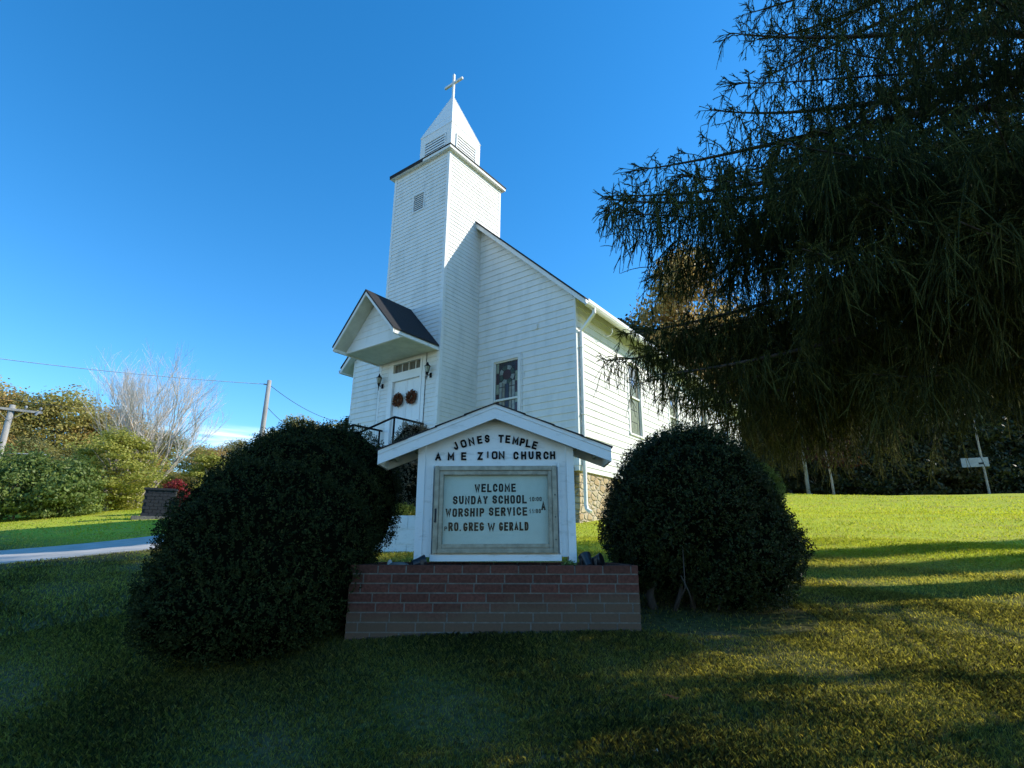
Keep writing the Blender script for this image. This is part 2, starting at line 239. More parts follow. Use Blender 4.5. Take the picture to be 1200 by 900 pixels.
# ------------------------------------------------------------------ mesh helpers
class MB:
    def __init__(self):
        self.v = []; self.f = []; self.mi = []
        self.att = []
    def add(self, verts, faces, mi=0, rnd=None):
        b = len(self.v); self.v += [tuple(q) for q in verts]
        self.f += [tuple(b + i for i in fc) for fc in faces]; self.mi += [mi] * len(faces)
        self.att += [rnd if rnd is not None else .5] * len(verts)
    def box(self, x0, x1, y0, y1, z0, z1, mi=0, rnd=None):
        v = [(x0, y0, z0), (x1, y0, z0), (x1, y1, z0), (x0, y1, z0), (x0, y0, z1), (x1, y0, z1), (x1, y1, z1), (x0, y1, z1)]
        self.add(v, [(0, 3, 2, 1), (4, 5, 6, 7), (0, 1, 5, 4), (1, 2, 6, 5), (2, 3, 7, 6), (3, 0, 4, 7)], mi, rnd)
    def bbox(self, x0, x1, y0, y1, z0, z1, b=.006, mi=0):
        """box with bevelled edges"""
        import bmesh
        bm = bmesh.new(); r = bmesh.ops.create_cube(bm, size=1)
        bmesh.ops.bevel(bm, geom=bm.edges[:], offset=b / max(1e-6, 1), segments=1, affect='EDGES') if False else None
        for vv in bm.verts:
            vv.co.x = x0 if vv.co.x < 0 else x1; vv.co.y = y0 if vv.co.y < 0 else y1; vv.co.z = z0 if vv.co.z < 0 else z1
        bmesh.ops.bevel(bm, geom=bm.edges[:], offset=b, segments=2, affect='EDGES')
        bm.verts.ensure_lookup_table()
        self.add([vv.co[:] for vv in bm.verts], [tuple(q.index for q in fc.verts) for fc in bm.faces], mi); bm.free()
    def prism(self, poly, axis, a0, a1, mi=0):
        """poly: 2d points; axis 'y' -> (x,z) points extruded from y=a0 to a1; 'x' -> (y,z); 'z' -> (x,y)"""
        def P(p, a):
            return {'y': (p[0], a, p[1]), 'x': (a, p[0], p[1]), 'z': (p[0], p[1], a)}[axis]
        k = len(poly); v = [P(p, a0) for p in poly] + [P(p, a1) for p in poly]
        fc = [tuple(range(k)), tuple(range(2 * k - 1, k - 1, -1))] + [(i, i + k, (i + 1) % k + k, (i + 1) % k) for i in range(k)]
        self.add(v, fc, mi)
    def tube(self, pts, rad, n=8, mi=0, cap=True):
        pts = [Vector(p) for p in pts]; m = len(pts)
        if not hasattr(rad, '__len__'): rad = [rad] * m
        v = []; prev = None
        for i, p in enumerate(pts):
            t = (pts[min(i + 1, m - 1)] - pts[max(i - 1, 0)]); t.normalize()
            a = prev if prev is not None else (Vector((0, 0, 1)) if abs(t.z) < .9 else Vector((1, 0, 0)))
            s = (a - t * a.dot(t)); s.normalize(); prev = s; q = t.cross(s)
            v += [p + (s * cos(2 * pi * k / n) + q * sin(2 * pi * k / n)) * rad[i] for k in range(n)]
        fc = [(i * n + k, i * n + (k + 1) % n, (i + 1) * n + (k + 1) % n, (i + 1) * n + k) for i in range(m - 1) for k in range(n)]
        if cap: fc += [tuple(range(n - 1, -1, -1)), tuple(range((m - 1) * n, m * n))]
        self.add(v, fc, mi)
    def beam(self, a, b, w, h, mi=0):
        """rectangular bar from a to b (w horizontal, h vertical-ish)"""
        a, b = Vector(a), Vector(b); t = (b - a).normalized(); up = Vector((0, 0, 1)) if abs(t.z) < .95 else Vector((0, 1, 0))
        s = t.cross(up).normalized(); u = s.cross(t)
        v = []
        for p in (a, b): v += [p - s * w / 2 - u * h / 2, p + s * w / 2 - u * h / 2, p + s * w / 2 + u * h / 2, p - s * w / 2 + u * h / 2]
        self.add(v, [(0, 3, 2, 1), (4, 5, 6, 7), (0, 1, 5, 4), (1, 2, 6, 5), (2, 3, 7, 6), (3, 0, 4, 7)], mi)
    def build(self, name, mats, parent=None, smooth=False, off=(0, 0, 0)):
        me = bpy.data.meshes.new(name)
        v = [(a + off[0], b + off[1], c + off[2]) for a, b, c in self.v]
        me.from_pydata(v, [], self.f); me.update()
        mats = mats if isinstance(mats, (list, tuple)) else [mats]
        for m_ in mats: me.materials.append(m_)
        if len(mats) > 1: me.polygons.foreach_set('material_index', self.mi)
        if smooth: me.polygons.foreach_set('use_smooth', [True] * len(me.polygons))
        at = me.attributes.new('rnd', 'FLOAT', 'POINT'); at.data.foreach_set('value', self.att)
        o = bpy.data.objects.new(name, me); COL.objects.link(o)
        if parent is not None: o.parent = parent
        return o

def np_object(name, V, nper, mats, parent=None, rnd=None, mi=None, faces=None, smooth=False):
    """fast mesh: V (N*nper,3); each consecutive nper verts are one face (or faces pattern list)"""
    me = bpy.data.meshes.new(name); V = np.ascontiguousarray(V, dtype=np.float32); nv = len(V)
    me.vertices.add(nv); me.vertices.foreach_set('co', V.ravel())
    if faces is None:
        nf = nv // nper; loops = np.arange(nv, dtype=np.int32); start = np.arange(nf, dtype=np.int32) * nper; tot = np.full(nf, nper, np.int32)
    else:
        loops, start, tot = faces; nf = len(start)
    me.loops.add(len(loops)); me.loops.foreach_set('vertex_index', loops)
    me.polygons.add(nf); me.polygons.foreach_set('loop_start', start); me.polygons.foreach_set('loop_total', tot)
    mats = mats if isinstance(mats, (list, tuple)) else [mats]
    for m_ in mats: me.materials.append(m_)
    if mi is not None: me.polygons.foreach_set('material_index', mi.astype(np.int32))
    if smooth: me.polygons.foreach_set('use_smooth', np.ones(nf, bool))
    if rnd is not None:
        at = me.attributes.new('rnd', 'FLOAT', 'POINT'); at.data.foreach_set('value', rnd.astype(np.float32))
    me.update(calc_edges=True); me.validate() if False else None
    o = bpy.data.objects.new(name, me); COL.objects.link(o)
    if parent is not None: o.parent = parent
    return o

def empty(name, loc, rot=(0, 0, 0)):
    o = bpy.data.objects.new(name, None); COL.objects.link(o); o.location = loc; o.rotation_euler = rot; o.empty_display_size = .3
    return o

def tag(o, label=None, cat=None, group=None, kind=None):
    if label: o['label'] = label
    if cat: o['category'] = cat
    if group: o['group'] = group
    if kind: o['kind'] = kind
    return o

def copy_tree(o, parent=None):
    c = o.copy(); COL.objects.link(c)
    if parent is not None: c.parent = parent
    for ch in list(o.children): copy_tree(ch, c)
    return c

def unit(a):
    return a / np.maximum(np.linalg.norm(a, axis=-1, keepdims=True), 1e-9)

# ------------------------------------------------------------------ terrain
CP = np.array([
 (0, 0, -1.5), (0, -6, -2.4), (0, 2.2, -1.06), (-1.2, 4.4, -.67), (1.0, 4.4, -.585), (0, 5.4, -.46), (1.7, 5.2, -.48), (-2, 4.2, -.80),
 (1.84, 14.9, .634), (-2.5, 12.7, .14), (-4.35, 17.4, .95), (3, 10, .08), (11.5, 27, 2.1), (14, 34, 3.35), (30, 34, 3.3), (3, 36, 3.2), (48, 34, 3.3),
 (4, 3, -.85), (8.5, 7.8, .0), (12, 14, .85), (22, 20, 1.55), (20, 6, .2), (35, 12, 1.2), (14, -4, -1.4),
 (-3, 2, -1.35), (-6, 5, -.95), (-8.5, 9.8, -.37), (-11.2, 12.9, -.28), (-7.6, 11.8, -.13), (-9.6, 15.8, .20), (-15, 8, -.85), (-25, 18, -.1), (-15.3, 23.5, .98),
 (-23.4, 26, .98), (-19.2, 29.3, 1.7), (-8, 27, 1.6), (-45, 45, 3.5), (-25, 50, 4.0), (-60, 70, 9), (-10, 60, 4.5), (-14, -6, -2.6),
 (22, 48, 1.6), (50, 52, 1.2), (5, 55, 2.2), (60, 20, 2.2), (-50, 15, -.5)], float)
def _tps_fit(cp):
    X = cp[:, :2]; n = len(X); d = np.linalg.norm(X[:, None] - X[None], axis=2); K = np.where(d > 0, d * d * np.log(np.maximum(d, 1e-9)), 0)
    P = np.hstack([np.ones((n, 1)), X]); A = np.zeros((n + 3, n + 3)); A[:n, :n] = K + np.eye(n) * .4; A[:n, n:] = P; A[n:, :n] = P.T
    return np.linalg.solve(A, np.concatenate([cp[:, 2], np.zeros(3)]))
_W = _tps_fit(CP)
def height(x, y):
    x = np.asarray(x, float); y = np.asarray(y, float); sh = x.shape; x = x.ravel(); y = y.ravel()
    r = np.hypot(x, y); k = np.minimum(1, 95 / np.maximum(r, 1)); xx, yy = x * k, y * k
    z = _W[-3] + _W[-2] * xx + _W[-1] * yy
    for i, (a, b, _) in enumerate(CP):
        d2 = (xx - a) ** 2 + (yy - b) ** 2; z = z + _W[i] * d2 * .5 * np.log(np.maximum(d2, 1e-12))
    z = np.clip(z, -4, 12)
    s = np.clip((r - 95) / 150, 0, 1); z = z * (1 - s) + 1.0 * s
    z = z + .02 * np.sin(x * 1.3 + y * .7) * np.cos(y * 1.1 - x * .4)
    return z.reshape(sh)
def hz(x, y): return float(height(np.array([x]), np.array([y]))[0])

def grid_ground():
    t = np.linspace(-1, 1, 281); gx = np.sinh(t * 5.2) / np.sinh(5.2) * 900
    t2 = np.linspace(-.62, 1, 261); gy = np.sinh(t2 * 5.2) / np.sinh(5.2) * 900 + 4
    X, Y = np.meshgrid(gx, gy); Z = height(X, Y)
    V = np.stack([X, Y, Z], -1).reshape(-1, 3); ny, nx = X.shape
    i = np.arange(ny - 1)[:, None] * nx + np.arange(nx - 1)[None]
    q = np.stack([i, i + 1, i + nx + 1, i + nx], -1).reshape(-1).astype(np.int32); nf = len(q) // 4
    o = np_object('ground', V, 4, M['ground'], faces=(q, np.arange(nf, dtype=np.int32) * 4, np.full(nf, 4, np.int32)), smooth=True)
    tag(o, kind='structure')
grid_ground()

# driveway that climbs from the lower left towards the church's far side
ROADC = [(-60, -8), (-30, 2.0), (-18, 7.4), (-12.6, 10.3), (-8.8, 13.2), (-5.6, 17.2), (-8, 24), (-14, 34)]
ROADC = [(-70, -18), (-40, -4), (-24, 4.0), (-15.5, 8.8), (-9.6, 12.9), (-6.0, 15.6)]
def road_mesh():
    pts = []
    for i in range(len(ROADC) - 1):
        a, b = Vector(ROADC[i]), Vector(ROADC[i + 1]); k = max(2, int((b - a).length / .5))
        pts += [a.lerp(b, j / k) for j in range(k)]
    pts.append(Vector(ROADC[-1]))
    sm = pts[:]
    for _ in range(14): sm = [sm[0]] + [(sm[i - 1] + sm[i] * 2 + sm[i + 1]) / 4 for i in range(1, len(sm) - 1)] + [sm[-1]]
    mb = MB(); W = 2.5; rows = []
    for i, p in enumerate(sm):
        t = (sm[min(i + 1, len(sm) - 1)] - sm[max(i - 1, 0)]).normalized(); nn = Vector((-t.y, t.x)); r = []
        for s in (-1, -.5, 0, .5, 1):
            wv = W + .06 * sin(i * .9 + s) if abs(s) == 1 else W
            q = p + nn * s * wv; r.append((q.x, q.y, hz(q.x, q.y) + (.035 if abs(s) < 1 else .022)))
        lo = (p + nn * -1 * W * 1.01); hi = (p + nn * W * 1.01)
        r = [(lo.x, lo.y, hz(lo.x, lo.y) - .08)] + r + [(hi.x, hi.y, hz(hi.x, hi.y) - .08)]
        rows.append(r)
    k = 7; v = [p for r in rows for p in r]
    mb.add(v, [(i * k + j, (i + 1) * k + j, (i + 1) * k + j + 1, i * k + j + 1) for i in range(len(rows) - 1) for j in range(k - 1)])
    o = mb.build('road', M['road']); tag(o, kind='structure')
    return np.array([(p.x, p.y) for p in sm])
ROADPTS = road_mesh()

# ------------------------------------------------------------------ church
A = radians(37.1)
CX, CY = 1.8368, 14.8871
BZ = .6
church = empty('church', (CX, CY, BZ), (0, 0, -A))
tag(church, 'white clapboard country church with square front tower, belfry and stone foundation', 'church')
OFF = (0, 0, -BZ)
def cw(u, w, z=0):   # church local -> world
    return Vector((CX + u * cos(A) + w * sin(A), CY - u * sin(A) + w * cos(A), z))
SL = .963
RIDGE_U = -5.12; LEFT_U = -10.24; LEN = 17.0
TX0, TX1, TY0, TY1 = -6.47, -3.74, -1.74, 1.02

def siding(mb, axis, plane, sign, lo, hi, z0, z1, ex, depth=.024, holes=()):
    """lap boards. axis 'x': boards run along x on plane y=plane facing sign*y; axis 'y': along y on plane x=plane. lo/hi: functions of z or numbers"""
    flo = lo if callable(lo) else (lambda z: lo); fhi = hi if callable(hi) else (lambda z: hi)
    def P(a, z, d): return (a, plane + sign * d, z) if axis == 'x' else (plane + sign * d, a, z)
    z = z0
    while z < z1 - 1e-4:
        zt = min(z + ex, z1)
        br = sorted(set([z, zt] + [h for hh in holes for h in (hh[2], hh[3]) if z < h < zt]))
        jit = random.uniform(-.0015, .0015)
        def dep(q): return depth * (1 - (q - z) / ex) + .002 + jit
        for a, b in zip(br[:-1], br[1:]):
            zm = (a + b) / 2; segs = [(flo, fhi)]
            cuts = sorted([(h[0], h[1]) for h in holes if h[2] <= zm <= h[3]])
            L = [('f', flo)] + [x for c in cuts for x in (('n', c[0]), ('n', c[1]))] + [('f', fhi)]
            for i in range(0, len(L), 2):
                g0, g1 = L[i], L[i + 1]
                e = lambda g, q: g[1](q) if g[0] == 'f' else g[1]
                xa0, xb0, xa1, xb1 = e(g0, a), e(g1, a), e(g0, b), e(g1, b)
                if xb0 - xa0 < .002 and xb1 - xa1 < .002: continue
                if xb1 < xa1: xa1 = xb1 = (xa1 + xb1) / 2
                v = [P(xa0, a, dep(a)), P(xb0, a, dep(a)), P(xb1, b, dep(b)), P(xa1, b, dep(b))]
                flip = (sign < 0) == (axis == 'x')
                mb.add(v, [(0, 1, 2, 3) if flip else (3, 2, 1, 0)])
                if abs(a - z) < 1e-6:
                    v = [P(xa0, a, -.001), P(xb0, a, -.001), P(xb0, a, dep(a)), P(xa0, a, dep(a))]
                    mb.add(v, [(0, 1, 2, 3) if flip else (3, 2, 1, 0)])
        z = zt

FT = 2.157  # foundation top
EAVE_Z = 7.15
# main front wall (w = 0)
WF = (-3.02, -2.06, 3.55, 5.66)      # front window opening
mb = MB()
rake = lambda z: RIDGE_U + (EAVE_Z + SL * 5.12 - z) / SL if z > EAVE_Z else 0.0
rakel = lambda z: RIDGE_U - (EAVE_Z + SL * 5.12 - z) / SL if z > EAVE_Z else LEFT_U
siding(mb, 'x', 0, -1, lambda z: -3.755, rake, FT, 12.0, .2135, holes=[WF]); mb.build('front_wall', M['white'], church, off=OFF)
mb = MB(); siding(mb, 'x', 0, -1, rakel, lambda z: -6.455, FT, 12.0, .2135, holes=[(-8.18, -7.22, 3.55, 5.66)]); mb.build('front_wall', M['white'], church, off=OFF)
# side walls
SW = [(3.38 + 3.5 * i, 4.26 + 3.5 * i, 3.62, 6.05) for i in range(4)]
for plane, sign in ((0, 1), (LEFT_U, -1)):
    mb = MB(); siding(mb, 'y', plane, sign, 0.0, LEN, FT, EAVE_Z - .02, .2135, holes=SW)
    mb.build('side_wall', M['white'], church, off=OFF)
mb = MB(); siding(mb, 'x', LEN, 1, rakel, rake, FT, 12.0, .2135); mb.build('rear_wall', M['white'], church, off=OFF)
# inner blockers so that the walls are solid
mb = MB(); mb.box(LEFT_U + .16, -.16, .16, LEN - .16, FT - .3, FT + .02); mb.build('floor', M['concrete'], church, off=OFF)
# corner boards
for u, w in ((0, 0), (LEFT_U, 0), (0, LEN), (LEFT_U, LEN)):
    mb = MB()
    su = 1 if u == 0 else -1; sw_ = -1 if w == 0 else 1
    mb.box(min(u, u + su * .024) - (.0 if su > 0 else 0), max(u, u + su * .024), min(w + sw_ * .024, w - sw_ * .10), max(w + sw_ * .024, w - sw_ * .10), FT, EAVE_Z)
    mb.box(min(u - su * .05, u), max(u - su * .05, u), min(w, w + sw_ * .022), max(w, w + sw_ * .022), FT, EAVE_Z - .002)
    mb.build('corner_board', M['white_worn'], church, off=OFF)

# foundation of rubble stone with a water-table board
mb = MB(); mb.box(LEFT_U + .06, -.06, .06, LEN - .06, -2.2, FT - .14); mb.build('foundation', M['rubble'], church, off=OFF)
mb = MB(); mb.box(LEFT_U - .005, .005, -.005, LEN + .005, FT - .14, FT + .004); mb.build('water_table', M['white_worn'], church, off=OFF)

# roof: two slabs, with rake boards, fascia, sloping soffit
OV = .5; FO = .3
zr = EAVE_Z + SL * 5.12
mb = MB()
for s in (1, -1):
    ue = OV if s > 0 else LEFT_U - OV
    ze = EAVE_Z - SL * OV
    t = .2
    poly = [(RIDGE_U, zr + t + .02), (ue, ze + t + .02), (ue, ze + t - .03), (RIDGE_U, zr + t - .05)]
    mb.prism(poly, 'y', -FO - .03, LEN + FO + .03, 1)
    mb.prism([(RIDGE_U, zr + t - .052), (ue - s * .03, ze + t - .004), (ue - s * .03, ze + .03), (RIDGE_U, zr + .03)], 'y', -FO + .045, LEN + FO - .045, 0)
roof = mb.build('roof', [M['soffit'], M['shingle']], church, off=OFF)
mb = MB()
for wv in (-FO, LEN + FO - .04):
    for s in (1, -1):
        ue = OV if s > 0 else LEFT_U - OV; ze = EAVE_Z - SL * OV
        mb = MB(); mb.prism([(RIDGE_U, zr + .15), (ue + s * .02, ze + .145 - .02), (ue + s * .02, ze - .035), (RIDGE_U, zr - .03)], 'y', wv, wv + .04); mb.build('rake_board', M['white'], roof, off=OFF)
for s in (1, -1):
    ue = OV if s > 0 else LEFT_U - OV; ze = EAVE_Z - SL * OV
    mb = MB(); mb.box(min(ue - s * .028, ue), max(ue - s * .028, ue), -FO + .042, LEN + FO - .042, ze - .03, ze + .165)
    mb.build('fascia', M['white'], roof, off=OFF)
    # gutter: open channel
    prof = [(0, .15), (0, 0), (.085, 0), (.12, .06), (.12, .15), (.108, .15), (.108, .065), (.08, .012), (.012, .012), (.012, .15)]
    mb = MB(); mb.prism([(ue + s * (.002 + a), ze - .02 + b) for a, b in prof], 'y', -FO + .0, LEN + FO); mb.build('gutter', M['gutter'], roof, off=OFF)
# downspouts at the near corner
def downspout(u, w, s, bottom):
    mb = MB(); ze = EAVE_Z - SL * OV
    pts = [(u + s * .56, w - .05, ze), (u + s * .56, w - .05, ze - .16), (u + s * .075, w + .02, ze - .58), (u + s * .075, w + .02, bottom + .15), (u + s * .11, w, bottom + .02), (u + s * .26, w - .05, bottom - .06)]
    for a, b in zip(pts[:-1], pts[1:]): mb.beam(a, b, .085, .07)
    mb.box(u + s * .02, u + s * .13, w - .04, w + .08, bottom + 2.6, bottom + 2.63); mb.box(u + s * .02, u + s * .13, w - .04, w + .08, bottom + 4.6, bottom + 4.63)
    return mb.build('downspout', M['gutter'], church, off=OFF)
downspout(0, .16, 1, .98)
mb = MB(); mb.tube([(.40, 1.55, 6.55), (.40, 1.55, 6.42), (.33, 1.55, 6.34), (.22, 1.55, 6.33), (.15, 1.55, 6.38)], .018, 8); mb.build('gutter_stub', M['gutter'], church, off=OFF)

def window(u0, u1, z0, z1, facing, plane, kind):
    """facing 'f': on w=plane looking to -w ; 'r': on u=plane looking +u ; 'l': looking -u. u0,u1 along the wall."""
    def tr(mbx):   # map local (a along wall, d outward, z)
        nv = []
        for a, d, z in mbx.v:
            nv.append((a, plane - d, z) if facing == 'f' else ((plane + d, a, z) if facing == 'r' else (plane - d, a, z)))
        mbx.v = nv; return mbx
    t = .11
    mb = MB()
    mb.box(u0 - t, u0, -.08, .034, z0 - .02, z1 + t); mb.box(u1, u1 + t, -.08, .034, z0 - .02, z1 + t); mb.box(u0 + .001, u1 - .001, -.08, .034, z1, z1 + t)
    mb.box(u0 - t - .02, u1 + t + .02, -.08, .07, z0 - .08, z0 - .02)
    zm = z0 + (z1 - z0) * (.40 if kind == 'f' else .52)
    mb.box(u0, u1, -.06, .0, zm - .03, zm + .03); mb.box(u0, u0 + .04, -.06, -.012, z0, z1); mb.box(u1 - .04, u1, -.06, -.012, z0, z1); mb.box(u0 + .04, u1 - .04, -.06, -.012, z1 - .04, z1)
    fr = tr(mb).build('window_frame', M['white'], church, off=OFF)
    # sheet and pieces of coloured glass; each piece sits a little proud of the dark came sheet
    mb = MB(); a0, a1 = u0 + .04, u1 - .04; w_ = a1 - a0; zt = z1 - .04
    mb.box(a0, a1, -.07, -.055, z0, zt, 0)
    def piece(x0, x1, y0, y1, c): mb.box(a0 + w_ * x0, a0 + w_ * x1, -.055, -.050, y0, y1, c)
    def disc(cx, cz, r, c, r0=0, a_0=0, a_1=2 * pi, d=.048):
        k = 20
        if r0: poly = [(a0 + w_ * cx + r * cos(a_0 + (a_1 - a_0) * i / k), cz + r * sin(a_0 + (a_1 - a_0) * i / k)) for i in range(k + 1)] + [(a0 + w_ * cx + r0 * cos(a_0 + (a_1 - a_0) * i / k), cz + r0 * sin(a_0 + (a_1 - a_0) * i / k)) for i in range(k, -1, -1)]
        else: poly = [(a0 + w_ * cx + r * cos(2 * pi * i / k), cz + r * sin(2 * pi * i / k)) for i in range(k)]
        vv = [(p[0], -d, p[1]) for p in poly]
        if r0:
            n_ = k + 1
            mb.add(vv, [(i, i + 1, 2 * n_ - 2 - i, 2 * n_ - 1 - i) for i in range(k)], c)
        else: mb.add(vv, [tuple(range(k))], c)
    if kind == 'f':
        H = zt - zm
        for i in range(6):
            y = z0 + (zt - z0) * i / 6 + .02
            piece(.02, .13, y, y + (zt - z0) / 6 - .03, 5 if i % 2 else 3); piece(.87, .98, y, y + (zt - z0) / 6 - .03, 3 if i % 2 else 5)
        cz = zt - .42
        for x in ((.16, .27), (.30, .40), (.60, .70), (.73, .84)):
            for y0_, y1_ in ((z0 + .03, z0 + .33), (z0 + .36, zm - .04), (zm + .04, zm + .40), (zm + .43, cz - .22)):
                piece(x[0], x[1], y0_, y1_, 6 if (x[0] in (.16, .73)) else 1)
        for y0_, y1_ in ((z0 + .03, z0 + .45), (z0 + .48, zm - .04), (zm + .04, cz - .16)): piece(.43, .57, y0_, y1_, 4)
        for k in range(8): disc(.5, cz, .30, 6 if k % 2 else 7, .17, k * pi / 4 + .06, (k + 1) * pi / 4 - .06)
        disc(.5, cz, .155, 3)
    else:
        for (b0, b1) in ((z0 + .03, zm - .04), (zm + .04, zt - .03)):
            top = b0 > zm
            piece(.04, .20, b0, b1, 1 if top else 5); piece(.80, .96, b0, b1, 1 if top else 5)
            piece(.23, .77, b0, b0 + (b1 - b0) * .32, 5); piece(.23, .77, b0 + (b1 - b0) * .68, b1, 1 if top else 5)
            piece(.23, .77, b0 + (b1 - b0) * .34, b0 + (b1 - b0) * .66, 6 if top else 5)
            if top:
                cx_, cz = a0 + w_ * .5, (b0 + b1) / 2
                mb.add([(cx_ - .12, -.046, cz), (cx_, -.046, cz - .17), (cx_ + .12, -.046, cz), (cx_, -.046, cz + .17)], [(0, 1, 2, 3)], 8)
    tr(mb).build('stained_glass', [M['cg_dark'], M['cg_cream'], M['cg_green'], M['cg_wine'], M['cg_blue'], M['cg_pale'], M['cg_white'], M['cg_green'], M['cg_sky']], fr, off=OFF)
window(WF[0], WF[1], WF[2], WF[3], 'f', 0, 'f')
window(-8.18, -7.22, 3.55, 5.66, 'f', 0, 'f')
for s_ in SW:
    window(s_[0], s_[1], s_[2], s_[3], 'r', 0, 's'); window(s_[0], s_[1], s_[2], s_[3], 'l', LEFT_U, 's')

# tower
TZ = 12.98; ET = .142
mb = MB()
DOOR = (-5.86, -4.46, 2.62, 5.70)
siding(mb, 'x', TY0, -1, TX0, TX1, FT, TZ, ET, .017, holes=[DOOR, (-5.38, -4.88, 11.16, 11.82)])
siding(mb, 'y', TX1, 1, TY0, TY1, FT, TZ, ET, .017)
siding(mb, 'y', TX0, -1, TY0, TY1, FT, TZ, ET, .017)
siding(mb, 'x', TY1, 1, TX0, TX1, 10.2, TZ, ET, .013)
tower = mb.build('tower', M['white'], church, off=OFF)
for u in (TX0, TX1):
    s = -1 if u == TX0 else 1
    for w in (TY0, TY1):
        q = -1 if w == TY0 else 1; mb = MB()
        if q > 0: z0_ = 10.0
        else: z0_ = FT
        mb.box(min(u, u + s * .02), max(u, u + s * .02), min(w - q * .09, w + q * .022), max(w - q * .09, w + q * .022), z0_, TZ - .003)
        mb.box(min(u, u - s * .09), max(u, u - s * .09), min(w, w + q * .022), max(w, w + q * .022), z0_, TZ - .003)
        mb.build('corner_board', M['white_worn'], tower, off=OFF)
mb = MB(); mb.box(TX0 + .04, TX1 - .04, TY0 + .04, TY1, -2.2, FT - .12); mb.build('tower_foundation', M['rubble_grey'], church, off=OFF)
mb = MB(); mb.box(TX0 - .004, TX1 + .004, TY0 - .004, TY1, FT - .12, FT + .003); mb.build('water_table', M['white_worn'], church, off=OFF)
# tower roof slab with peeled dark edge
mb = MB(); o_ = .17
mb.box(TX0 - o_ + .02, TX1 + o_ - .02, TY0 - o_ + .02, TY1 + o_ - .02, TZ, TZ + .10, 0)
mb.box(TX0 - o_, TX1 + o_, TY0 - o_, TY1 + o_, TZ + .10, TZ + .145, 1)
mb.box(TX0 - o_ + .004, TX0 + 1.55, TY0 - o_ + .006, TY0 - o_ + .03, TZ + .01, TZ + .10, 1)
mb.build('tower_roof', [M['white_worn'], M['roofedge']], tower, off=OFF)
mb = MB()
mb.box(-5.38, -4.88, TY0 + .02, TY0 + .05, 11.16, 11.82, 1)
for i in range(8): 
    z = 11.18 + i * .08; mb.add([(-5.37, TY0 - .012, z), (-4.89, TY0 - .012, z), (-4.89, TY0 + .02, z + .06), (-5.37, TY0 + .02, z + .06), (-5.37, TY0 - .006, z - .008), (-4.89, TY0 - .006, z - .008)], [(0, 1, 2, 3), (4, 5, 1, 0)], 0)
for a in ((-5.42, -5.38, 11.12, 11.86), (-4.88, -4.84, 11.12, 11.86), (-5.38, -4.88, 11.82, 11.86), (-5.38, -4.88, 11.12, 11.16)): mb.box(a[0], a[1], TY0 - .03, TY0 + .02, a[2], a[3], 0)
mb.build('louver', [M['white_worn'], M['louver_dark']], tower, off=OFF)

# belfry + pyramid spire + cross
bu, bw, bh = -5.105, -.36, .80
BB, BE, BA = TZ + .145, 14.93, 17.15
mb = MB()
mb.box(bu - bh, bu + bh, bw - bh, bw + bh, BB, BE - .02)
belfry = mb.build('belfry', M['white_worn'], church, off=OFF)
mb = MB(); q = bh + .012
v = [(bu - q, bw - q, BE - .02), (bu + q, bw - q, BE - .02), (bu + q, bw + q, BE - .02), (bu - q, bw + q, BE - .02)]
v2 = [(bu - q, bw - q, BE), (bu + q, bw - q, BE), (bu + q, bw + q, BE), (bu - q, bw + q, BE), (bu, bw, BA)]
mb.add(v + v2, [(3, 2, 1, 0), (0, 1, 5, 4), (1, 2, 6, 5), (2, 3, 7, 6), (3, 0, 4, 7), (4, 5, 8), (5, 6, 8), (6, 7, 8), (7, 4, 8)])
# thin hip caps and lap seams on the spire
for i in range(4): mb.tube([v2[i], v2[4]], .018, 5)
for i in range(4):
    a_, b_ = Vector(v2[i]), Vector(v2[(i + 1) % 4]); ap = Vector(v2[4])
    for k in (.2,): mb.beam(a_.lerp(ap, k) * 1.0, b_.lerp(ap, k), .012, .008)
mb.build('spire', M['white_worn'], belfry, off=OFF)
for (ax, sg) in (('f', -1), ('r', 1), ('b', 1), ('l', -1)):
    mb = MB(); hw = .50; z0, z1 = BB + .33, BE - .42
    def T(a, d, z): return {'f': (bu + a, bw - bh - d, z), 'b': (bu + a, bw + bh + d, z), 'r': (bu + bh + d, bw + a, z), 'l': (bu - bh - d, bw + a, z)}[ax]
    def bx(a0, a1, d0, d1, z_0, z_1, mi=0):
        v = [T(a, d, z) for z in (z_0, z_1) for (a, d) in ((a0, d0), (a1, d0), (a1, d1), (a0, d1))]
        mb.add(v, [(0, 3, 2, 1), (4, 5, 6, 7), (0, 1, 5, 4), (1, 2, 6, 5), (2, 3, 7, 6), (3, 0, 4, 7)], mi)
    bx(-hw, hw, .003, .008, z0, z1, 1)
    for i in range(9):
        z = z0 + (z1 - z0) * i / 9
        mb.add([T(-hw, .03, z), T(hw, .03, z), T(hw, .009, z + .1), T(-hw, .009, z + .1)], [(0, 1, 2, 3)], 0)
    for a in ((-hw - .05, -hw, z0 - .05, z1 + .05), (hw, hw + .05, z0 - .05, z1 + .05), (-hw, hw, z1, z1 + .05), (-hw, hw, z0 - .05, z0)): bx(a[0], a[1], .003, .036, a[2], a[3], 0)
    mb.build('louver', [M['white_worn'], M['louver_dark']], belfry, off=OFF)
mb = MB(); mb.box(bu - .038, bu + .038, bw - .038, bw + .038, BA - .12, 18.2); mb.box(bu - .47, bu - .046, bw - .04, bw + .04, 17.72, 17.81); mb.box(bu + .046, bu + .47, bw - .04, bw + .04, 17.72, 17.81)
mb.build('cross', M['white'], belfry, off=OFF)

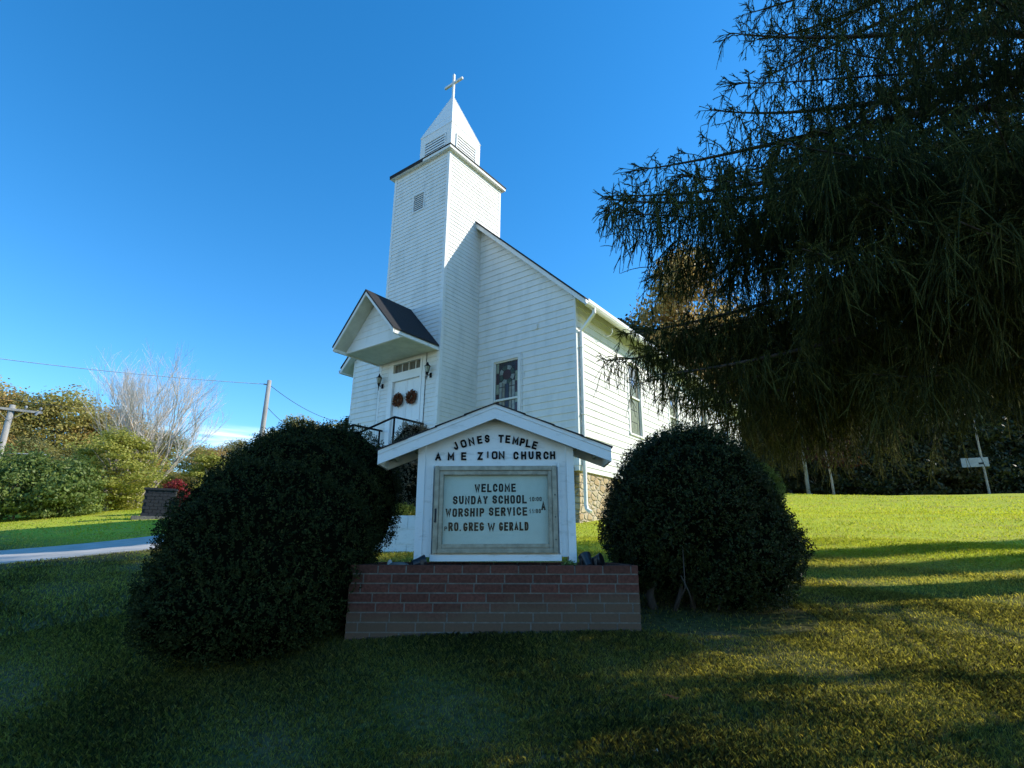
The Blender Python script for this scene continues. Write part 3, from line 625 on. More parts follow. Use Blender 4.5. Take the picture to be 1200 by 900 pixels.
# door surround, double door, transom
mb = MB(); y = TY0
mb.box(-5.86, -5.78, y - .035, y + .12, 2.62, 5.70); mb.box(-4.54, -4.46, y - .035, y + .12, 2.62, 5.70)
mb.box(-5.779, -4.541, y - .035, y + .12, 5.63, 5.70); mb.box(-5.779, -4.541, y - .03, y + .12, 5.06, 5.33)
mb.box(-5.779, -4.541, y - .07, y + .12, 2.56, 2.64)
mb.box(-6.00, -5.865, y - .018, y - .0, 2.62, 5.72); mb.box(-4.455, -4.32, y - .018, y - .0, 2.62, 5.72)
mb.build('door_frame', M['door'], church, off=OFF)
mb = MB(); mb.box(-5.77, -4.55, y + .06, y + .07, 5.33, 5.63, 0); mb.build('transom', M['pane_curtain'], church, off=OFF)
for a in (-5.44, -5.13, -4.82): mb = MB(); mb.box(a - .012, a + .012, y + .035, y + .058, 5.335, 5.628); mb.build('transom_bar', M['door'], church, off=OFF)
for k, (a, b) in enumerate(((-5.776, -5.166), (-5.156, -4.546))):
    mb = MB(); mb.bbox(a, b, y + .05, y + .095, 2.645, 5.055, .004)
    for z0, z1 in ((2.85, 3.55), (3.7, 4.9)):
        for xa, xb in ((a + .07, (a + b) / 2 - .03), ((a + b) / 2 + .03, b - .07)):
            mb.box(xa, xb, y + .044, y + .0495, z0, z1)
    d = mb.build('door', M['door'], church, off=OFF)
    mb = MB(); hx = b - .05 if k == 0 else a + .05
    mb.box(hx - .02, hx + .02, y + .03, y + .0495, 3.55, 3.78); mb.tube([(hx, y + .03, 3.66), (hx, y - .01, 3.66), (hx, y - .01, 3.60), (hx, y + .02, 3.56)], .012, 6)
    mb.build('handle', M['alu'], d, off=OFF)
# wall lanterns on both sides of the door
for u, z in ((-6.27, 5.06), (-4.06, 5.04)):
    mb = MB(); yy = TY0 - .02
    mb.box(u - .04, u + .04, yy - .02, yy, z - .13, z + .02); mb.tube([(u, yy, z - .02), (u, yy - .10, z - .08), (u, yy - .16, z - .02), (u, yy - .16, z + .02)], .012, 6)
    mb.tube([(u, yy - .16, z - .24), (u, yy - .16, z - .10), (u, yy - .16, z + .0)], [.006, .018, .05], 8)
    for k in range(6):
        a = k * pi / 3; mb.tube([(u + .05 * cos(a), yy - .16 + .05 * sin(a), z), (u + .085 * cos(a), yy - .16 + .085 * sin(a), z + .19)], .006, 4)
    mb.tube([(u, yy - .16, z + .19), (u, yy - .16, z + .24), (u, yy - .16, z + .28), (u, yy - .16, z + .33)], [.10, .05, .03, .008], 8)
    ln = mb.build('lantern', M['metal_black'], church, off=OFF)
    mb = MB(); mb.tube([(u, yy - .16, z + .005), (u, yy - .16, z + .185)], [.044, .078], 6); mb.build('lantern_glass', M['cg_pale'], ln, off=OFF)
# porch canopy (gable hood)
PZ = 5.77; PC = -5.16; PF = -3.57; PH = 1.36; PS = 1.09
pr = PZ + .03 + PS * (PH)
mb = MB()
for s in (1, -1):
    e = (PC + s * PH, PZ + .02)
    mb.prism([(PC, pr + .16), (e[0] + s * .03, e[1] + .11), (e[0] + s * .03, e[1] + .06), (PC, pr + .10)], 'y', PF - .03, TY0 - .02, 1)
    mb.prism([(PC, pr + .098), (e[0], e[1] + .088), (e[0], e[1] - .0), (PC, pr + .03)], 'y', PF + .031, TY0 - .02, 0)
canopy = mb.build('porch_canopy', [M['soffit'], M['shingle']], church, off=OFF)
mb = MB()
for s in (1, -1):
    e = (PC + s * (PH + .02), PZ)
    mb.prism([(PC, pr + .13), (e[0], e[1] + .10), (e[0], e[1] - .03), (PC, pr - .02)], 'y', PF - .005, PF + .03)
mb.build('bargeboard', M['white'], canopy, off=OFF)
mb = MB(); PI_ = PF + .47
lo_ = lambda z: PC - (pr - z) / PS; hi_ = lambda z: PC + (pr - z) / PS
siding(mb, 'x', PI_, -1, lo_, hi_, PZ + .16, pr, .2, .014)
mb.box(PC - PH + .01, PC + PH - .01, PI_ - .02, PI_ + .03, PZ + .0, PZ + .16)
mb.build('pediment', M['white'], canopy, off=OFF)
mb = MB(); mb.box(PC - PH + .06, PC + PH - .06, PI_ + .031, TY0 - .03, PZ - .012, PZ + .012)
mb.build('soffit', M['soffit'], canopy, off=OFF)
for s in (1, -1): mb = MB(); mb.box(PC + s * PH - .03, PC + s * PH + .03, PF + .032, TY0 - .03, PZ - .04, PZ + .05); mb.build('fascia', M['white_worn'], canopy, off=OFF)

# stone landing with steps and iron rails
LZ = 2.60
mb = MB(); mb.box(-6.5, -4.05, -3.0, TY0 - .02, -2.0, LZ - .10, 0); mb.box(-6.55, -4.0, -3.05, TY0 - .02, LZ - .10, LZ, 1)
for i in range(9):
    z = LZ - .175 * (i + 1); mb.box(-6.2, -4.35, -3.05 - .29 * (i + 1), -3.05 - .29 * i + .02 if i else -3.045, -2.0, z, 1)
for u in (-6.5, -4.35):
    mb.prism([(-3.05, LZ + .02), (-3.05 - 2.7, LZ - 1.62), (-3.05 - 2.7, -2), (-3.05, -2)], 'x', u, u + .3 if u < -5 else u + .32, 0)
landing = mb.build('stone_steps', [M['rubble_grey'], M['concrete']], church, off=OFF)
for u, ends in ((-4.27, True), (-6.12, True)):
    mb = MB(); zt = LZ + .90; w1 = -2.88
    pts = [(u, TY0 - .02, zt), (u, w1, zt), (u, w1 - 2.4, zt - 1.34)]
    for a, b in zip(pts[:-1], pts[1:]): mb.beam(a, b, .05, .05)
    for a, b in ((Vector((u, TY0 - .05, zt - .45)), Vector((u, w1, zt - .45))), (Vector((u, w1, zt - .45)), Vector((u, w1 - 2.4, zt - 1.79)))): pass
    for w, zz in ((TY0 - .12, zt), (w1, zt), (w1 - 1.2, zt - .67), (w1 - 2.35, zt - 1.31)): mb.box(u - .02, u + .02, w - .02, w + .02, zz - .90, zz - .02)
    mb.build('hand_rail', M['metal_black'], church, off=OFF)
# meter box by the corner, conduit, small bracket, cable beside the window
mb = MB(); mb.bbox(-.42, -.14, -.16, -.01, 1.62, 2.12, .01); mb.tube([(-.22, -.06, 2.12), (-.22, -.05, 2.5)], .02, 6); mb.build('meter_box', M['alu'], church, off=OFF)
mb = MB(); mb.tube([(-1.90, -.03, 3.2), (-1.90, -.03, 5.74)], .012, 6); mb.tube([(-1.90, -.03, 4.9), (-1.82, -.03, 5.05), (-1.84, -.03, 5.15)], .008, 5); mb.build('conduit', M['white_worn'], church, off=OFF)
mb = MB(); mb.box(-1.50, -1.30, -.04, -.012, 6.42, 6.60); mb.box(-1.33, -1.30, -.10, -.04, 6.42, 6.56); mb.build('wall_bracket', M['white'], church, off=OFF)
mb = MB(); mb.tube([(-4.28, TY0 - .022, 5.75), (-4.29, TY0 - .022, 2.7)], .010, 5); mb.build('lamp_cable', M['louver_dark'], church, off=OFF)
mb = MB(); mb.tube([(-6.50, TY0 - .01, 5.75), (-6.50, TY0 - .01, 2.4)], .010, 5); mb.build('lamp_cable', M['louver_dark'], church, off=OFF)

# ------------------------------------------------------------------ generic foliage: leaves or needles along shoots
def shoots(P0, D0, L, sag, step, nlen, nwid, fwd=.55, leaf=False, flat=0.0):
    """vectorised. returns (V, rnd, nper). P0,D0: (N,3); L,sag,step,nlen,nwid: (N,)"""
    N = len(L); cnt = np.maximum(2, (L / step).astype(int)); idx = np.repeat(np.arange(N), cnt); T = len(idx)
    t = RNG.random(T); l = L[idx][:, None]; tt = t[:, None]; sg = sag[idx][:, None]
    down = np.array([0, 0, -1.0])
    pos = P0[idx] + D0[idx] * l * tt + down * l * sg * tt ** 2
    tan_ = unit(D0[idx] + down * 2 * sg * tt)
    rv = RNG.normal(size=(T, 3)); rv -= tan_ * np.sum(rv * tan_, 1, keepdims=True); rv = unit(rv)
    d = unit(tan_ * fwd + rv * (1 - fwd * .4))
    side = unit(np.cross(d, tan_) + 1e-6)
    if leaf:
        q = RNG.normal(size=(T, 3)) * .6; side = unit(side + q - d * np.sum((side + q) * d, 1, keepdims=True))
    ln = (nlen[idx] * (.75 + .5 * RNG.random(T)))[:, None]; wd = (nwid[idx] * (.8 + .4 * RNG.random(T)))[:, None]
    tip = pos + d * ln
    if leaf:
        mid = pos + d * ln * .5; V = np.stack([pos, mid - side * wd / 2, tip, mid + side * wd / 2], 1); k = 4
    else:
        V = np.stack([pos - side * wd / 2, pos + side * wd / 2, tip], 1); k = 3
    base = RNG.random(N)[idx] * .55 + RNG.random(T) * .45
    return V.reshape(-1, 3), np.repeat(base, k), k

def cores(P0, D0, L, sag, r0, nseg=3):
    """thin 3-sided twigs following the shoots"""
    N = len(L); rings = []
    for j in range(nseg + 1):
        t = j / nseg; c = P0 + D0 * (L * t)[:, None]; c = c.copy(); c[:, 2] -= L * sag * t * t
        tn = D0.copy(); tn[:, 2] -= 2 * sag * t; tn = unit(tn)
        a = unit(np.cross(tn, np.array([.3, .5, .81]))); b = np.cross(tn, a); r = (r0 * (1 - .45 * t))[:, None]
        rings.append(np.stack([c + (a * cos(x) + b * sin(x)) * r for x in (0, 2.094, 4.189)], 1))
    V = np.stack(rings, 1).reshape(N, -1, 3); k = (nseg + 1) * 3
    q = []
    for j in range(nseg):
        for s in range(3): q += [j * 3 + s, j * 3 + (s + 1) % 3, (j + 1) * 3 + (s + 1) % 3, (j + 1) * 3 + s]
    q = np.array(q); loops = (q[None] + np.arange(N)[:, None] * k).reshape(-1)
    return V.reshape(-1, 3), loops

def foliage_object(name, parts, mats, parent=None):
    """parts: list of (V, rnd, nper or loops, matindex)"""
    Vs, R, loops, tot, mi = [], [], [], [], []; base = 0
    for V, rnd, k, m_ in parts:
        if isinstance(k, int):
            lp = np.arange(len(V)); nf = len(V) // k; tt = np.full(nf, k)
        else:
            lp = k; nf = len(k) // 4; tt = np.full(nf, 4)
        Vs.append(V); R.append(rnd); loops.append(lp + base); tot.append(tt); mi.append(np.full(nf, m_)); base += len(V)
    V = np.concatenate(Vs); R = np.concatenate(R); loops = np.concatenate(loops).astype(np.int32); tot = np.concatenate(tot).astype(np.int32); mi = np.concatenate(mi)
    start = np.concatenate([[0], np.cumsum(tot)[:-1]]).astype(np.int32)
    return np_object(name, V, 0, mats, parent, rnd=R, mi=mi, faces=(loops, start, tot))

def in_frame(P, margin=1.25):
    f_ = np.array(_F); r_ = np.array(_R2); u_ = np.array(_U2)
    z = P @ f_; x = (P @ r_) / np.maximum(z, .01) * F_PX; y = (P @ u_) / np.maximum(z, .01) * F_PX
    return (z > .3) & (abs(x) < 600 * margin) & (abs(y) < 450 * margin)

# ------------------------------------------------------------------ bushes
def bush_wob(d, c):
    return 1 + .022 * np.sin(d[:, 0] * 31 + 5 * c[0]) * np.sin(d[:, 2] * 27 + d[:, 1] * 29) + .03 * np.sin(d[:, 0] * 17 + 3 * c[1]) * np.sin(d[:, 1] * 15 + d[:, 2] * 19) + .035 * np.sin(d[:, 0] * 7 + c[0]) * np.cos(d[:, 2] * 6) + .03 * np.sin(d[:, 1] * 11 + d[:, 2] * 9)
def bush(name, label, cat, ells, n_shoots, leafm, core=True, leaf=(.017, .009), slen=(.06, .14), stems=None, group=None, core_in=.07, step=.007, corem=None, shrink=.93):
    cx = np.mean([e[0][0] for e in ells]); cyy = np.mean([e[0][1] for e in ells]); gz = hz(cx, cyy)
    root = empty(name, (cx, cyy, gz)); o0 = np.array([cx, cyy, gz])
    areas = np.array([e[1][0] * e[1][1] + e[1][1] * e[1][2] + e[1][0] * e[1][2] for e in ells]); areas = areas / areas.sum()
    Ps, Ns = [], []
    for (c, r), ar in zip(ells, areas):
        k = int(n_shoots * ar * 1.3); d = unit(RNG.normal(size=(k, 3))); c = np.array(c); r = np.array(r)
        wob = bush_wob(d, c) + .012 * RNG.normal(size=k)
        p = c + d * r * wob[:, None]; n = unit(d / r)
        keep = np.ones(k, bool)
        for (c2, r2) in ells:
            if c2 is c or np.allclose(c2, c): continue
            keep &= (((p - np.array(c2)) / np.array(r2)) ** 2).sum(1) > .93
        keep &= p[:, 2] > height(p[:, 0], p[:, 1]) + .04
        Ps.append(p[keep]); Ns.append(n[keep])
    P = np.concatenate(Ps); Nn = np.concatenate(Ns); N = len(P)
    D = unit(Nn + np.array([0, 0, .45]) + RNG.normal(size=(N, 3)) * .35)
    L = RNG.uniform(slen[0], slen[1], N); L[RNG.random(N) < .03] *= 1.8
    gap = np.sin(P[:, 0] * 23 + 2 * np.sin(P[:, 2] * 17)) * np.sin(P[:, 2] * 21 + P[:, 1] * 13) > .45
    kp = ~(gap & (RNG.random(N) < .6)); P, D, L = P[kp], D[kp], L[kp]; N = len(L)
    P = P - D * L[:, None] * (.75 + .35 * (RNG.random(N) < .4))[:, None] - o0
    one = np.ones(N)
    V, R, k = shoots(P, D, L, one * .0, one * step, one * leaf[0], one * leaf[1], leaf=True)
    foliage_object('foliage', [(V, R, k, 0)], [leafm], root)
    if core:  # closed dark shell that shows as shade in the gaps between leaves
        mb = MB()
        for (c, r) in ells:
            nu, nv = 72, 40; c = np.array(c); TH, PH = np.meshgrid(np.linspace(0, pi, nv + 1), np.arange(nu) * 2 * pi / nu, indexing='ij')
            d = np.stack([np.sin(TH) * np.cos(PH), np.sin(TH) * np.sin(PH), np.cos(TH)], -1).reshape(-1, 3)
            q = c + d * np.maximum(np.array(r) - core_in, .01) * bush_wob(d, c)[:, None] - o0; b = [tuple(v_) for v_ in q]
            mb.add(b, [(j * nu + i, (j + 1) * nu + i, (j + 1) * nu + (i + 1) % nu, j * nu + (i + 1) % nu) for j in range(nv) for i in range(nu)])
        mb.build('shade_core', corem or M['boxcore'], root, smooth=True)
    if stems:
        mb = MB()
        for pts, r0 in stems:
            mb.tube([(p[0] - cx, p[1] - cyy, p[2] - gz) for p in pts], [r0 * (1 - .12 * i) for i in range(len(pts))], 7)
        mb.build('stem', M['bark'], root, smooth=True)
    tag(root, label, cat, group)
    return root

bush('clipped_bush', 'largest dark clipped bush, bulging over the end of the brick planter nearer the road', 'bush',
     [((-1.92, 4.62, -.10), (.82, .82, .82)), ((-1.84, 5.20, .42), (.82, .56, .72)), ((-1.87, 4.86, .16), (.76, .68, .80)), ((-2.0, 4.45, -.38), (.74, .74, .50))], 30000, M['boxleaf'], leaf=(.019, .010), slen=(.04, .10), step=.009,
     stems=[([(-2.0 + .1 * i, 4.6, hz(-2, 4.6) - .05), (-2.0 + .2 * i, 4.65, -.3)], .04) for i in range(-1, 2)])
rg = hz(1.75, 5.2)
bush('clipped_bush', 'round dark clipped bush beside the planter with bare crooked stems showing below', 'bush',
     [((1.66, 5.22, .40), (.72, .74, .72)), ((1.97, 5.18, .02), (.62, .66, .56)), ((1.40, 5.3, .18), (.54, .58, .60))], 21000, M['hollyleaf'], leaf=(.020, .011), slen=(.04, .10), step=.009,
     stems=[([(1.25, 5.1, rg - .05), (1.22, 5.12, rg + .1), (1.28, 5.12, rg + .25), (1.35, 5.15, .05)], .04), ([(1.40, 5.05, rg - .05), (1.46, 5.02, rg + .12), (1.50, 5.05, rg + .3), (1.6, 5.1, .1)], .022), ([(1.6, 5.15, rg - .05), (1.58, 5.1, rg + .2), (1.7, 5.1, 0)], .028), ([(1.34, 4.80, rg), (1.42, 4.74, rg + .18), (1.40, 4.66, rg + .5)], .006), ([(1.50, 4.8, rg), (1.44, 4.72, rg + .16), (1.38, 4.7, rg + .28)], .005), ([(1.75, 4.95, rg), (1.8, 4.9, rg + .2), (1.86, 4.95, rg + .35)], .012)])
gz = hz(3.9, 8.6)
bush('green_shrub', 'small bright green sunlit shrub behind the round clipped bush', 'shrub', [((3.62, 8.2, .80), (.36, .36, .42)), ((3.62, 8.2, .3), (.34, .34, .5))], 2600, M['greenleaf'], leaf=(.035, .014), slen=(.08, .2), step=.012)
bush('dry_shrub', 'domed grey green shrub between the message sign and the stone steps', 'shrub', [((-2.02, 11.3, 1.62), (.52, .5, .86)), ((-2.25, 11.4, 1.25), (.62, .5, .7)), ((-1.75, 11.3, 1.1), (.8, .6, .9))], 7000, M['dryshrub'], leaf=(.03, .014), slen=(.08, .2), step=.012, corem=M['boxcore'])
bush('yellow_shrub', 'low yellow green shrub growing above the white block wall', 'shrub', [((-2.02, 10.78, .60), (.26, .16, .17)), ((-2.35, 10.8, .58), (.24, .16, .14))], 1100, M['yellowleaf'], leaf=(.045, .022), slen=(.06, .15), step=.018)

# white block wall seen between left bush and sign
mb = MB(); ang = radians(-6)
def wallblk():
    L0, L1 = -1.2, 1.0
    for r in range(3):
        z0 = -.10 + r * .26
        x = L0 + (.2 if r % 2 else 0)
        while x < L1:
            mb.bbox(x, min(x + .395, L1 + .2), -.10, .10, z0, z0 + .252, .008); x += .40
    mb.box(L0 + .03, L1 - .03, -.085, .085, -.4, .66)
wallblk()
wl_ = mb.build('block_wall', M['white_worn']); wl_.location = (-2.25, 10.45, -.13); wl_.rotation_euler = (0, 0, ang)
tag(wl_, 'low white painted block retaining wall behind the largest clipped bush', 'wall')

# ------------------------------------------------------------------ brick planter
PX0, PX1, PY0, PY1, PZT = -1.207, .975, 4.40, 5.32, -.130
planter = empty('brick_planter', ((PX0 + PX1) / 2, PY0, -.75), (0, radians(-.45), 0))
tag(planter, 'low red brick planter with mud stained lower courses under the message sign', 'planter')
pcx, pcz = (PX0 + PX1) / 2, -.75
mb = MB(); mm_ = MB()
hw = (PX1 - PX0) / 2; D = PY1 - PY0; top = PZT - pcz
bl, bh_, jt = .203, .0580, .0100
T_ = .095
for r in range(11):
    z1 = top - r * (bh_ + jt); z0 = z1 - bh_
    offx = [-.0, -.105, .09, -.03][r % 4] if r else 0
    x = -hw + offx - .21
    while x < hw:
        a, b = max(x, -hw), min(x + bl, hw)
        if b - a > .03:
            j = random.uniform(-.002, .002); rr = random.random()
            mb.box(a, b, j, T_ + j, z0, z1, 0, rr)
            mb.box(a, b, D - T_ - j, D - j, z0, z1, 0, random.random())
        x += bl + jt
    y = T_ + jt + (.1 if r % 2 else 0) - .2
    while y < D - T_ - jt:
        a, b = max(y, T_ + jt), min(y + bl, D - T_ - jt)
        if b - a > .03:
            for s in (-1, 1):
                j = random.uniform(-.002, .002)
                mb.box(-hw + j if s < 0 else hw - T_ + j, -hw + T_ + j if s < 0 else hw + j, a, b, z0, z1, 0, random.random())
        y += bl + jt
for a in ((-hw + .003, hw - .003, .003, T_ - .005), (-hw + .005, hw - .005, D - T_ + .005, D - .005), (-hw + .005, -hw + T_ - .005, T_ - .004, D - T_ + .004), (hw - T_ + .005, hw - .005, T_ - .004, D - T_ + .004)):
    mm_.box(*a, top - .8, top - .006)
mb.build('brick_wall', M['brick'], planter); mm_.build('mortar', M['mortar'], planter)
mb = MB(); nx_, ny_ = 60, 26; v = []
for j in range(ny_ + 1):
    for i in range(nx_ + 1):
        x = -hw + T_ - .01 + (2 * hw - 2 * T_ + .02) * i / nx_; y = T_ - .01 + (D - 2 * T_ + .02) * j / ny_
        v.append((x, y, top - .045 + .03 * sin(pi * j / ny_) + random.uniform(-.012, .012)))
mb.add(v, [(j * (nx_ + 1) + i, j * (nx_ + 1) + i + 1, (j + 1) * (nx_ + 1) + i + 1, (j + 1) * (nx_ + 1) + i) for j in range(ny_) for i in range(nx_)])
mb.build('planter_soil', M['soil'], planter)

# things lying in the planter
def stone(name, loc, r, label, seed, m_=None, cat='stone'):
    rnd = random.Random(seed); mb = MB(); nu, nv = 12, 7; v = []
    ph0 = rnd.random() * 6
    for j in range(nv + 1):
        for i in range(nu):
            th, ph = pi * j / nv, 2 * pi * i / nu; s = 1 + .18 * sin(3 * ph + ph0) * sin(th) + (.12 * rnd.uniform(-1, 1) if 0 < j < nv else 0)
            v.append((r[0] * s * sin(th) * cos(ph), r[1] * s * sin(th) * sin(ph), r[2] * (cos(th)) + r[2] * .6))
    mb.add(v, [(j * nu + i, (j + 1) * nu + i, (j + 1) * nu + (i + 1) % nu, j * nu + (i + 1) % nu) for j in range(nv) for i in range(nu)])
    o = mb.build(name, m_ or M['rock'], smooth=True); o.location = loc; tag(o, label, cat); return o
SZ = PZT - .045
stone('stone', (-.90, 4.66, SZ), (.09, .06, .035), 'flat grey stone lying in the planter beside the sign post', 3)
stone('stone', (-.72, 4.60, SZ - .005), (.035, .03, .025), 'small pale stone in the planter, just right of the flat grey one', 5, M['concrete'])
stone('brick_fragment', (-.985, 4.74, SZ), (.022, .02, .045), 'upright pale masonry chip standing in the planter beyond the flat stone', 9, M['concrete'], 'brick fragment')
def spotlight(loc, rz, label, tilt=.5):
    t = empty('garden_spotlight', loc, (0, 0, rz)); tag(t, label, 'spotlight', 'garden spotlights in the planter')
    mb = MB(); mb.tube([(0, 0, -.08), (0, 0, .03)], .012, 8); mb.box(-.05, -.042, -.012, .012, .02, .08); mb.box(.042, .05, -.012, .012, .02, .08); mb.box(-.05, .05, -.012, .012, .014, .024); mb.build('bracket', M['rubber'], t)
    mb = MB(); c_, s_ = cos(tilt), sin(tilt)
    def q(d, r): return (0, -.02 + d * c_, .055 + d * s_), r
    pr_ = [q(-.055, .018), q(-.045, .032), q(0, .038), q(.05, .052), q(.058, .052), q(.058, .045), q(.04, .04)]
    mb.tube([p[0] for p in pr_], [p[1] for p in pr_], 16, cap=True); mb.build('lamp_head', M['rubber'], t, smooth=False)
    mb = MB(); mb.tube([q(.045, 0)[0], q(.050, 0)[0]], .038, 16); mb.build('lens', M['pane_dark'], t)
    return t
spotlight((.60, 4.60, SZ + .02), radians(25), 'black garden spotlight tilted steeply up in the planter', .9)
spotlight((.70, 4.62, SZ + .02), radians(-120), 'black garden spotlight tipped over beside the round clipped bush', .3)
spotlight((-.71, 4.60, SZ - .005), radians(-70), 'black garden spotlight lying at the sign foot near the flat grey stone', .25)
bush('ground_plant', 'small mottled green plant at the foot of a sign post', 'plant', [((.47, 4.56, SZ + .03), (.06, .04, .045))], 220, M['greenleaf'], leaf=(.016, .009), slen=(.02, .04), core=False)

# ------------------------------------------------------------------ message sign
SYF = 4.72
SOX, SOZ = -.1225, -.09
sign = empty('message_sign', (SOX, SYF, SOZ - .05), (0, radians(-.75), 0))
tag(sign, 'white wooden message sign with gabled roof and letter case on the brick planter', 'sign')
SO = (-SOX, -SYF, -(SOZ - .05))
def slope_z(x): return 1.061 + .02 - abs(x + .128) * (1.081 - .672) / .983
bx0, bx1 = -.787, .545
mb = MB()
mb.prism([(bx0 + .06, -.075), (bx1 - .06, -.075), (bx1 - .06, slope_z(bx1 - .06) + .02), (-.128, 1.09), (bx0 + .06, slope_z(bx0 + .06) + .02)], 'y', SYF + .012, SYF + .10)
mb.build('panel', M['white_worn'], sign, off=SO)
for a, b in ((bx0, bx0 + .062), (bx1 - .062, bx1)):
    mb = MB(); zt = slope_z((a + b) / 2) + .01
    mb.prism([(a, -.125), (b, -.125), (b, slope_z(b) + .015), (a, slope_z(a) + .015)], 'y', SYF - .012, SYF + .12); mb.build('post', M['white_worn'], sign, off=SO)
mb = MB(); mb.bbox(-.655, .42, SYF - .035, SYF + .010, -.108, -.058, .003); mb.bbox(.405, .425, SYF - .02, SYF + .010, -.05, .70, .002); mb.bbox(-.664, -.647, SYF - .02, SYF + .010, -.05, .675, .002)
mb.build('trim_board', M['white_worn'], sign, off=SO)
# roof
fy0, fy1 = 4.60, 4.985
mb = MB(); ap = (-.128, 1.189); tl = (-1.109, .785); trp = (.853, .806)
th = .014
for e_, s in ((tl, -1), (trp, 1)):
    # shingles as three overlapping courses each side
    for k in range(4):
        f0, f1 = k / 4, (k + 1) / 4 + .02
        p0 = (ap[0] + (e_[0] - ap[0]) * f0, ap[1] + (e_[1] - ap[1]) * f0 + .006); p1 = (ap[0] + (e_[0] - ap[0]) * min(f1, 1.015), ap[1] + (e_[1] - ap[1]) * min(f1, 1.015) + .014)
        mb.prism([p0, p1, (p1[0], p1[1] - .009), (p0[0], p0[1] - .009)], 'y', fy0 - .012 + random.uniform(-.003, .003), fy1 + .012, 0)
sroof = mb.build('roof', M['shingle'], sign, off=SO)
mb = MB()
for e_ in (tl, trp):
    mb.prism([ap, e_, (e_[0], e_[1] - .035), (ap[0], ap[1] - .035)], 'y', fy0 - .0, fy0 + .018, 0)      # drip strip
    mb.prism([(ap[0], ap[1] - .036), (e_[0], e_[1] - .036), (e_[0], e_[1] - .118), (ap[0], ap[1] - .128)], 'y', fy0 + .006, fy0 + .028, 0)
    mb.prism([(ap[0], ap[1] - .0), (e_[0], e_[1] - .0), (e_[0], e_[1] - .118), (ap[0], ap[1] - .128)], 'y', fy1 - .02, fy1, 0)
    ex = e_[0]; s = -1 if ex < 0 else 1
    mb.box(min(ex, ex - s * .02), max(ex, ex - s * .02), fy0 + .029, fy1 - .021, e_[1] - .118, e_[1] - .012, 0)
mb.build('fascia', M['white_worn'], sroof, off=SO)
mb = MB()
for e_ in (tl, trp):
    s = -1 if e_[0] < 0 else 1
    mb.prism([(ap[0], ap[1] - .02), (e_[0] - s * .021, e_[1] - .028), (e_[0] - s * .021, e_[1] - .042), (ap[0], ap[1] - .034)], 'y', fy0 + .03, fy1 - .021, 0)
    for f_ in (.55, .72, .9):
        x = ap[0] + (e_[0] - ap[0]) * f_; z = ap[1] + (e_[1] - ap[1]) * f_
        mb.box(x - .012, x + .012, fy0 + .03, fy1 - .022, z - .085, z - .045, 0)
mb.build('soffit', M['soffit'], sroof, off=SO)
# letter case
cx0, cx1, cz0, cz1 = -.634, .394, -.047, .664
mb = MB(); yf = SYF - .055; w1_ = .038
def ring(x0, x1, z0, z1, w, ya, yb, b=.004):
    mb.bbox(x0, x0 + w, ya, yb, z0, z1, b); mb.bbox(x1 - w, x1, ya, yb, z0, z1, b); mb.bbox(x0 + w - .001, x1 - w + .001, ya + .0015, yb, z1 - w, z1 - .0015, b); mb.bbox(x0 + w - .001, x1 - w + .001, ya + .0015, yb, z0 + .0015, z0 + w, b)
ring(cx0, cx1, cz0, cz1, .040, yf, SYF + .010)
ring(cx0 + .041, cx1 - .041, cz0 + .041, cz1 - .041, .034, yf + .012, SYF + .009)
case = mb.build('letter_case', M['alu'], sign, off=SO)
mb = MB(); mb.box(cx0 + .03, cx1 - .03, SYF + .0035, SYF + .011, cz0 + .03, cz1 - .03); mb.build('letter_board', M['board_white'], case, off=SO)
mb = MB(); mb.box(cx0 + .074, cx1 - .074, yf + .020, yf + .0235, cz0 + .074, cz1 - .074); mb.build('case_glass', M['glass_clear'], case, off=SO)
mb = MB(); mb.bbox(cx0 + .012, cx0 + .026, yf - .008, yf + .004, .20, .31, .002); mb.tube([(cx0 + .019, yf - .001, .205), (cx0 + .019, yf - .016, .205)], .008, 8)
mb.build('latch', M['stone_dark'], case, off=SO)
for zz_ in (.06, .24, .42): mb = MB(); mb.tube([(cx1 - .018, yf + .001, zz_), (cx1 - .018, yf - .004, zz_)], .006, 8); mb.build('screw', M['stone_dark'], case, off=SO)

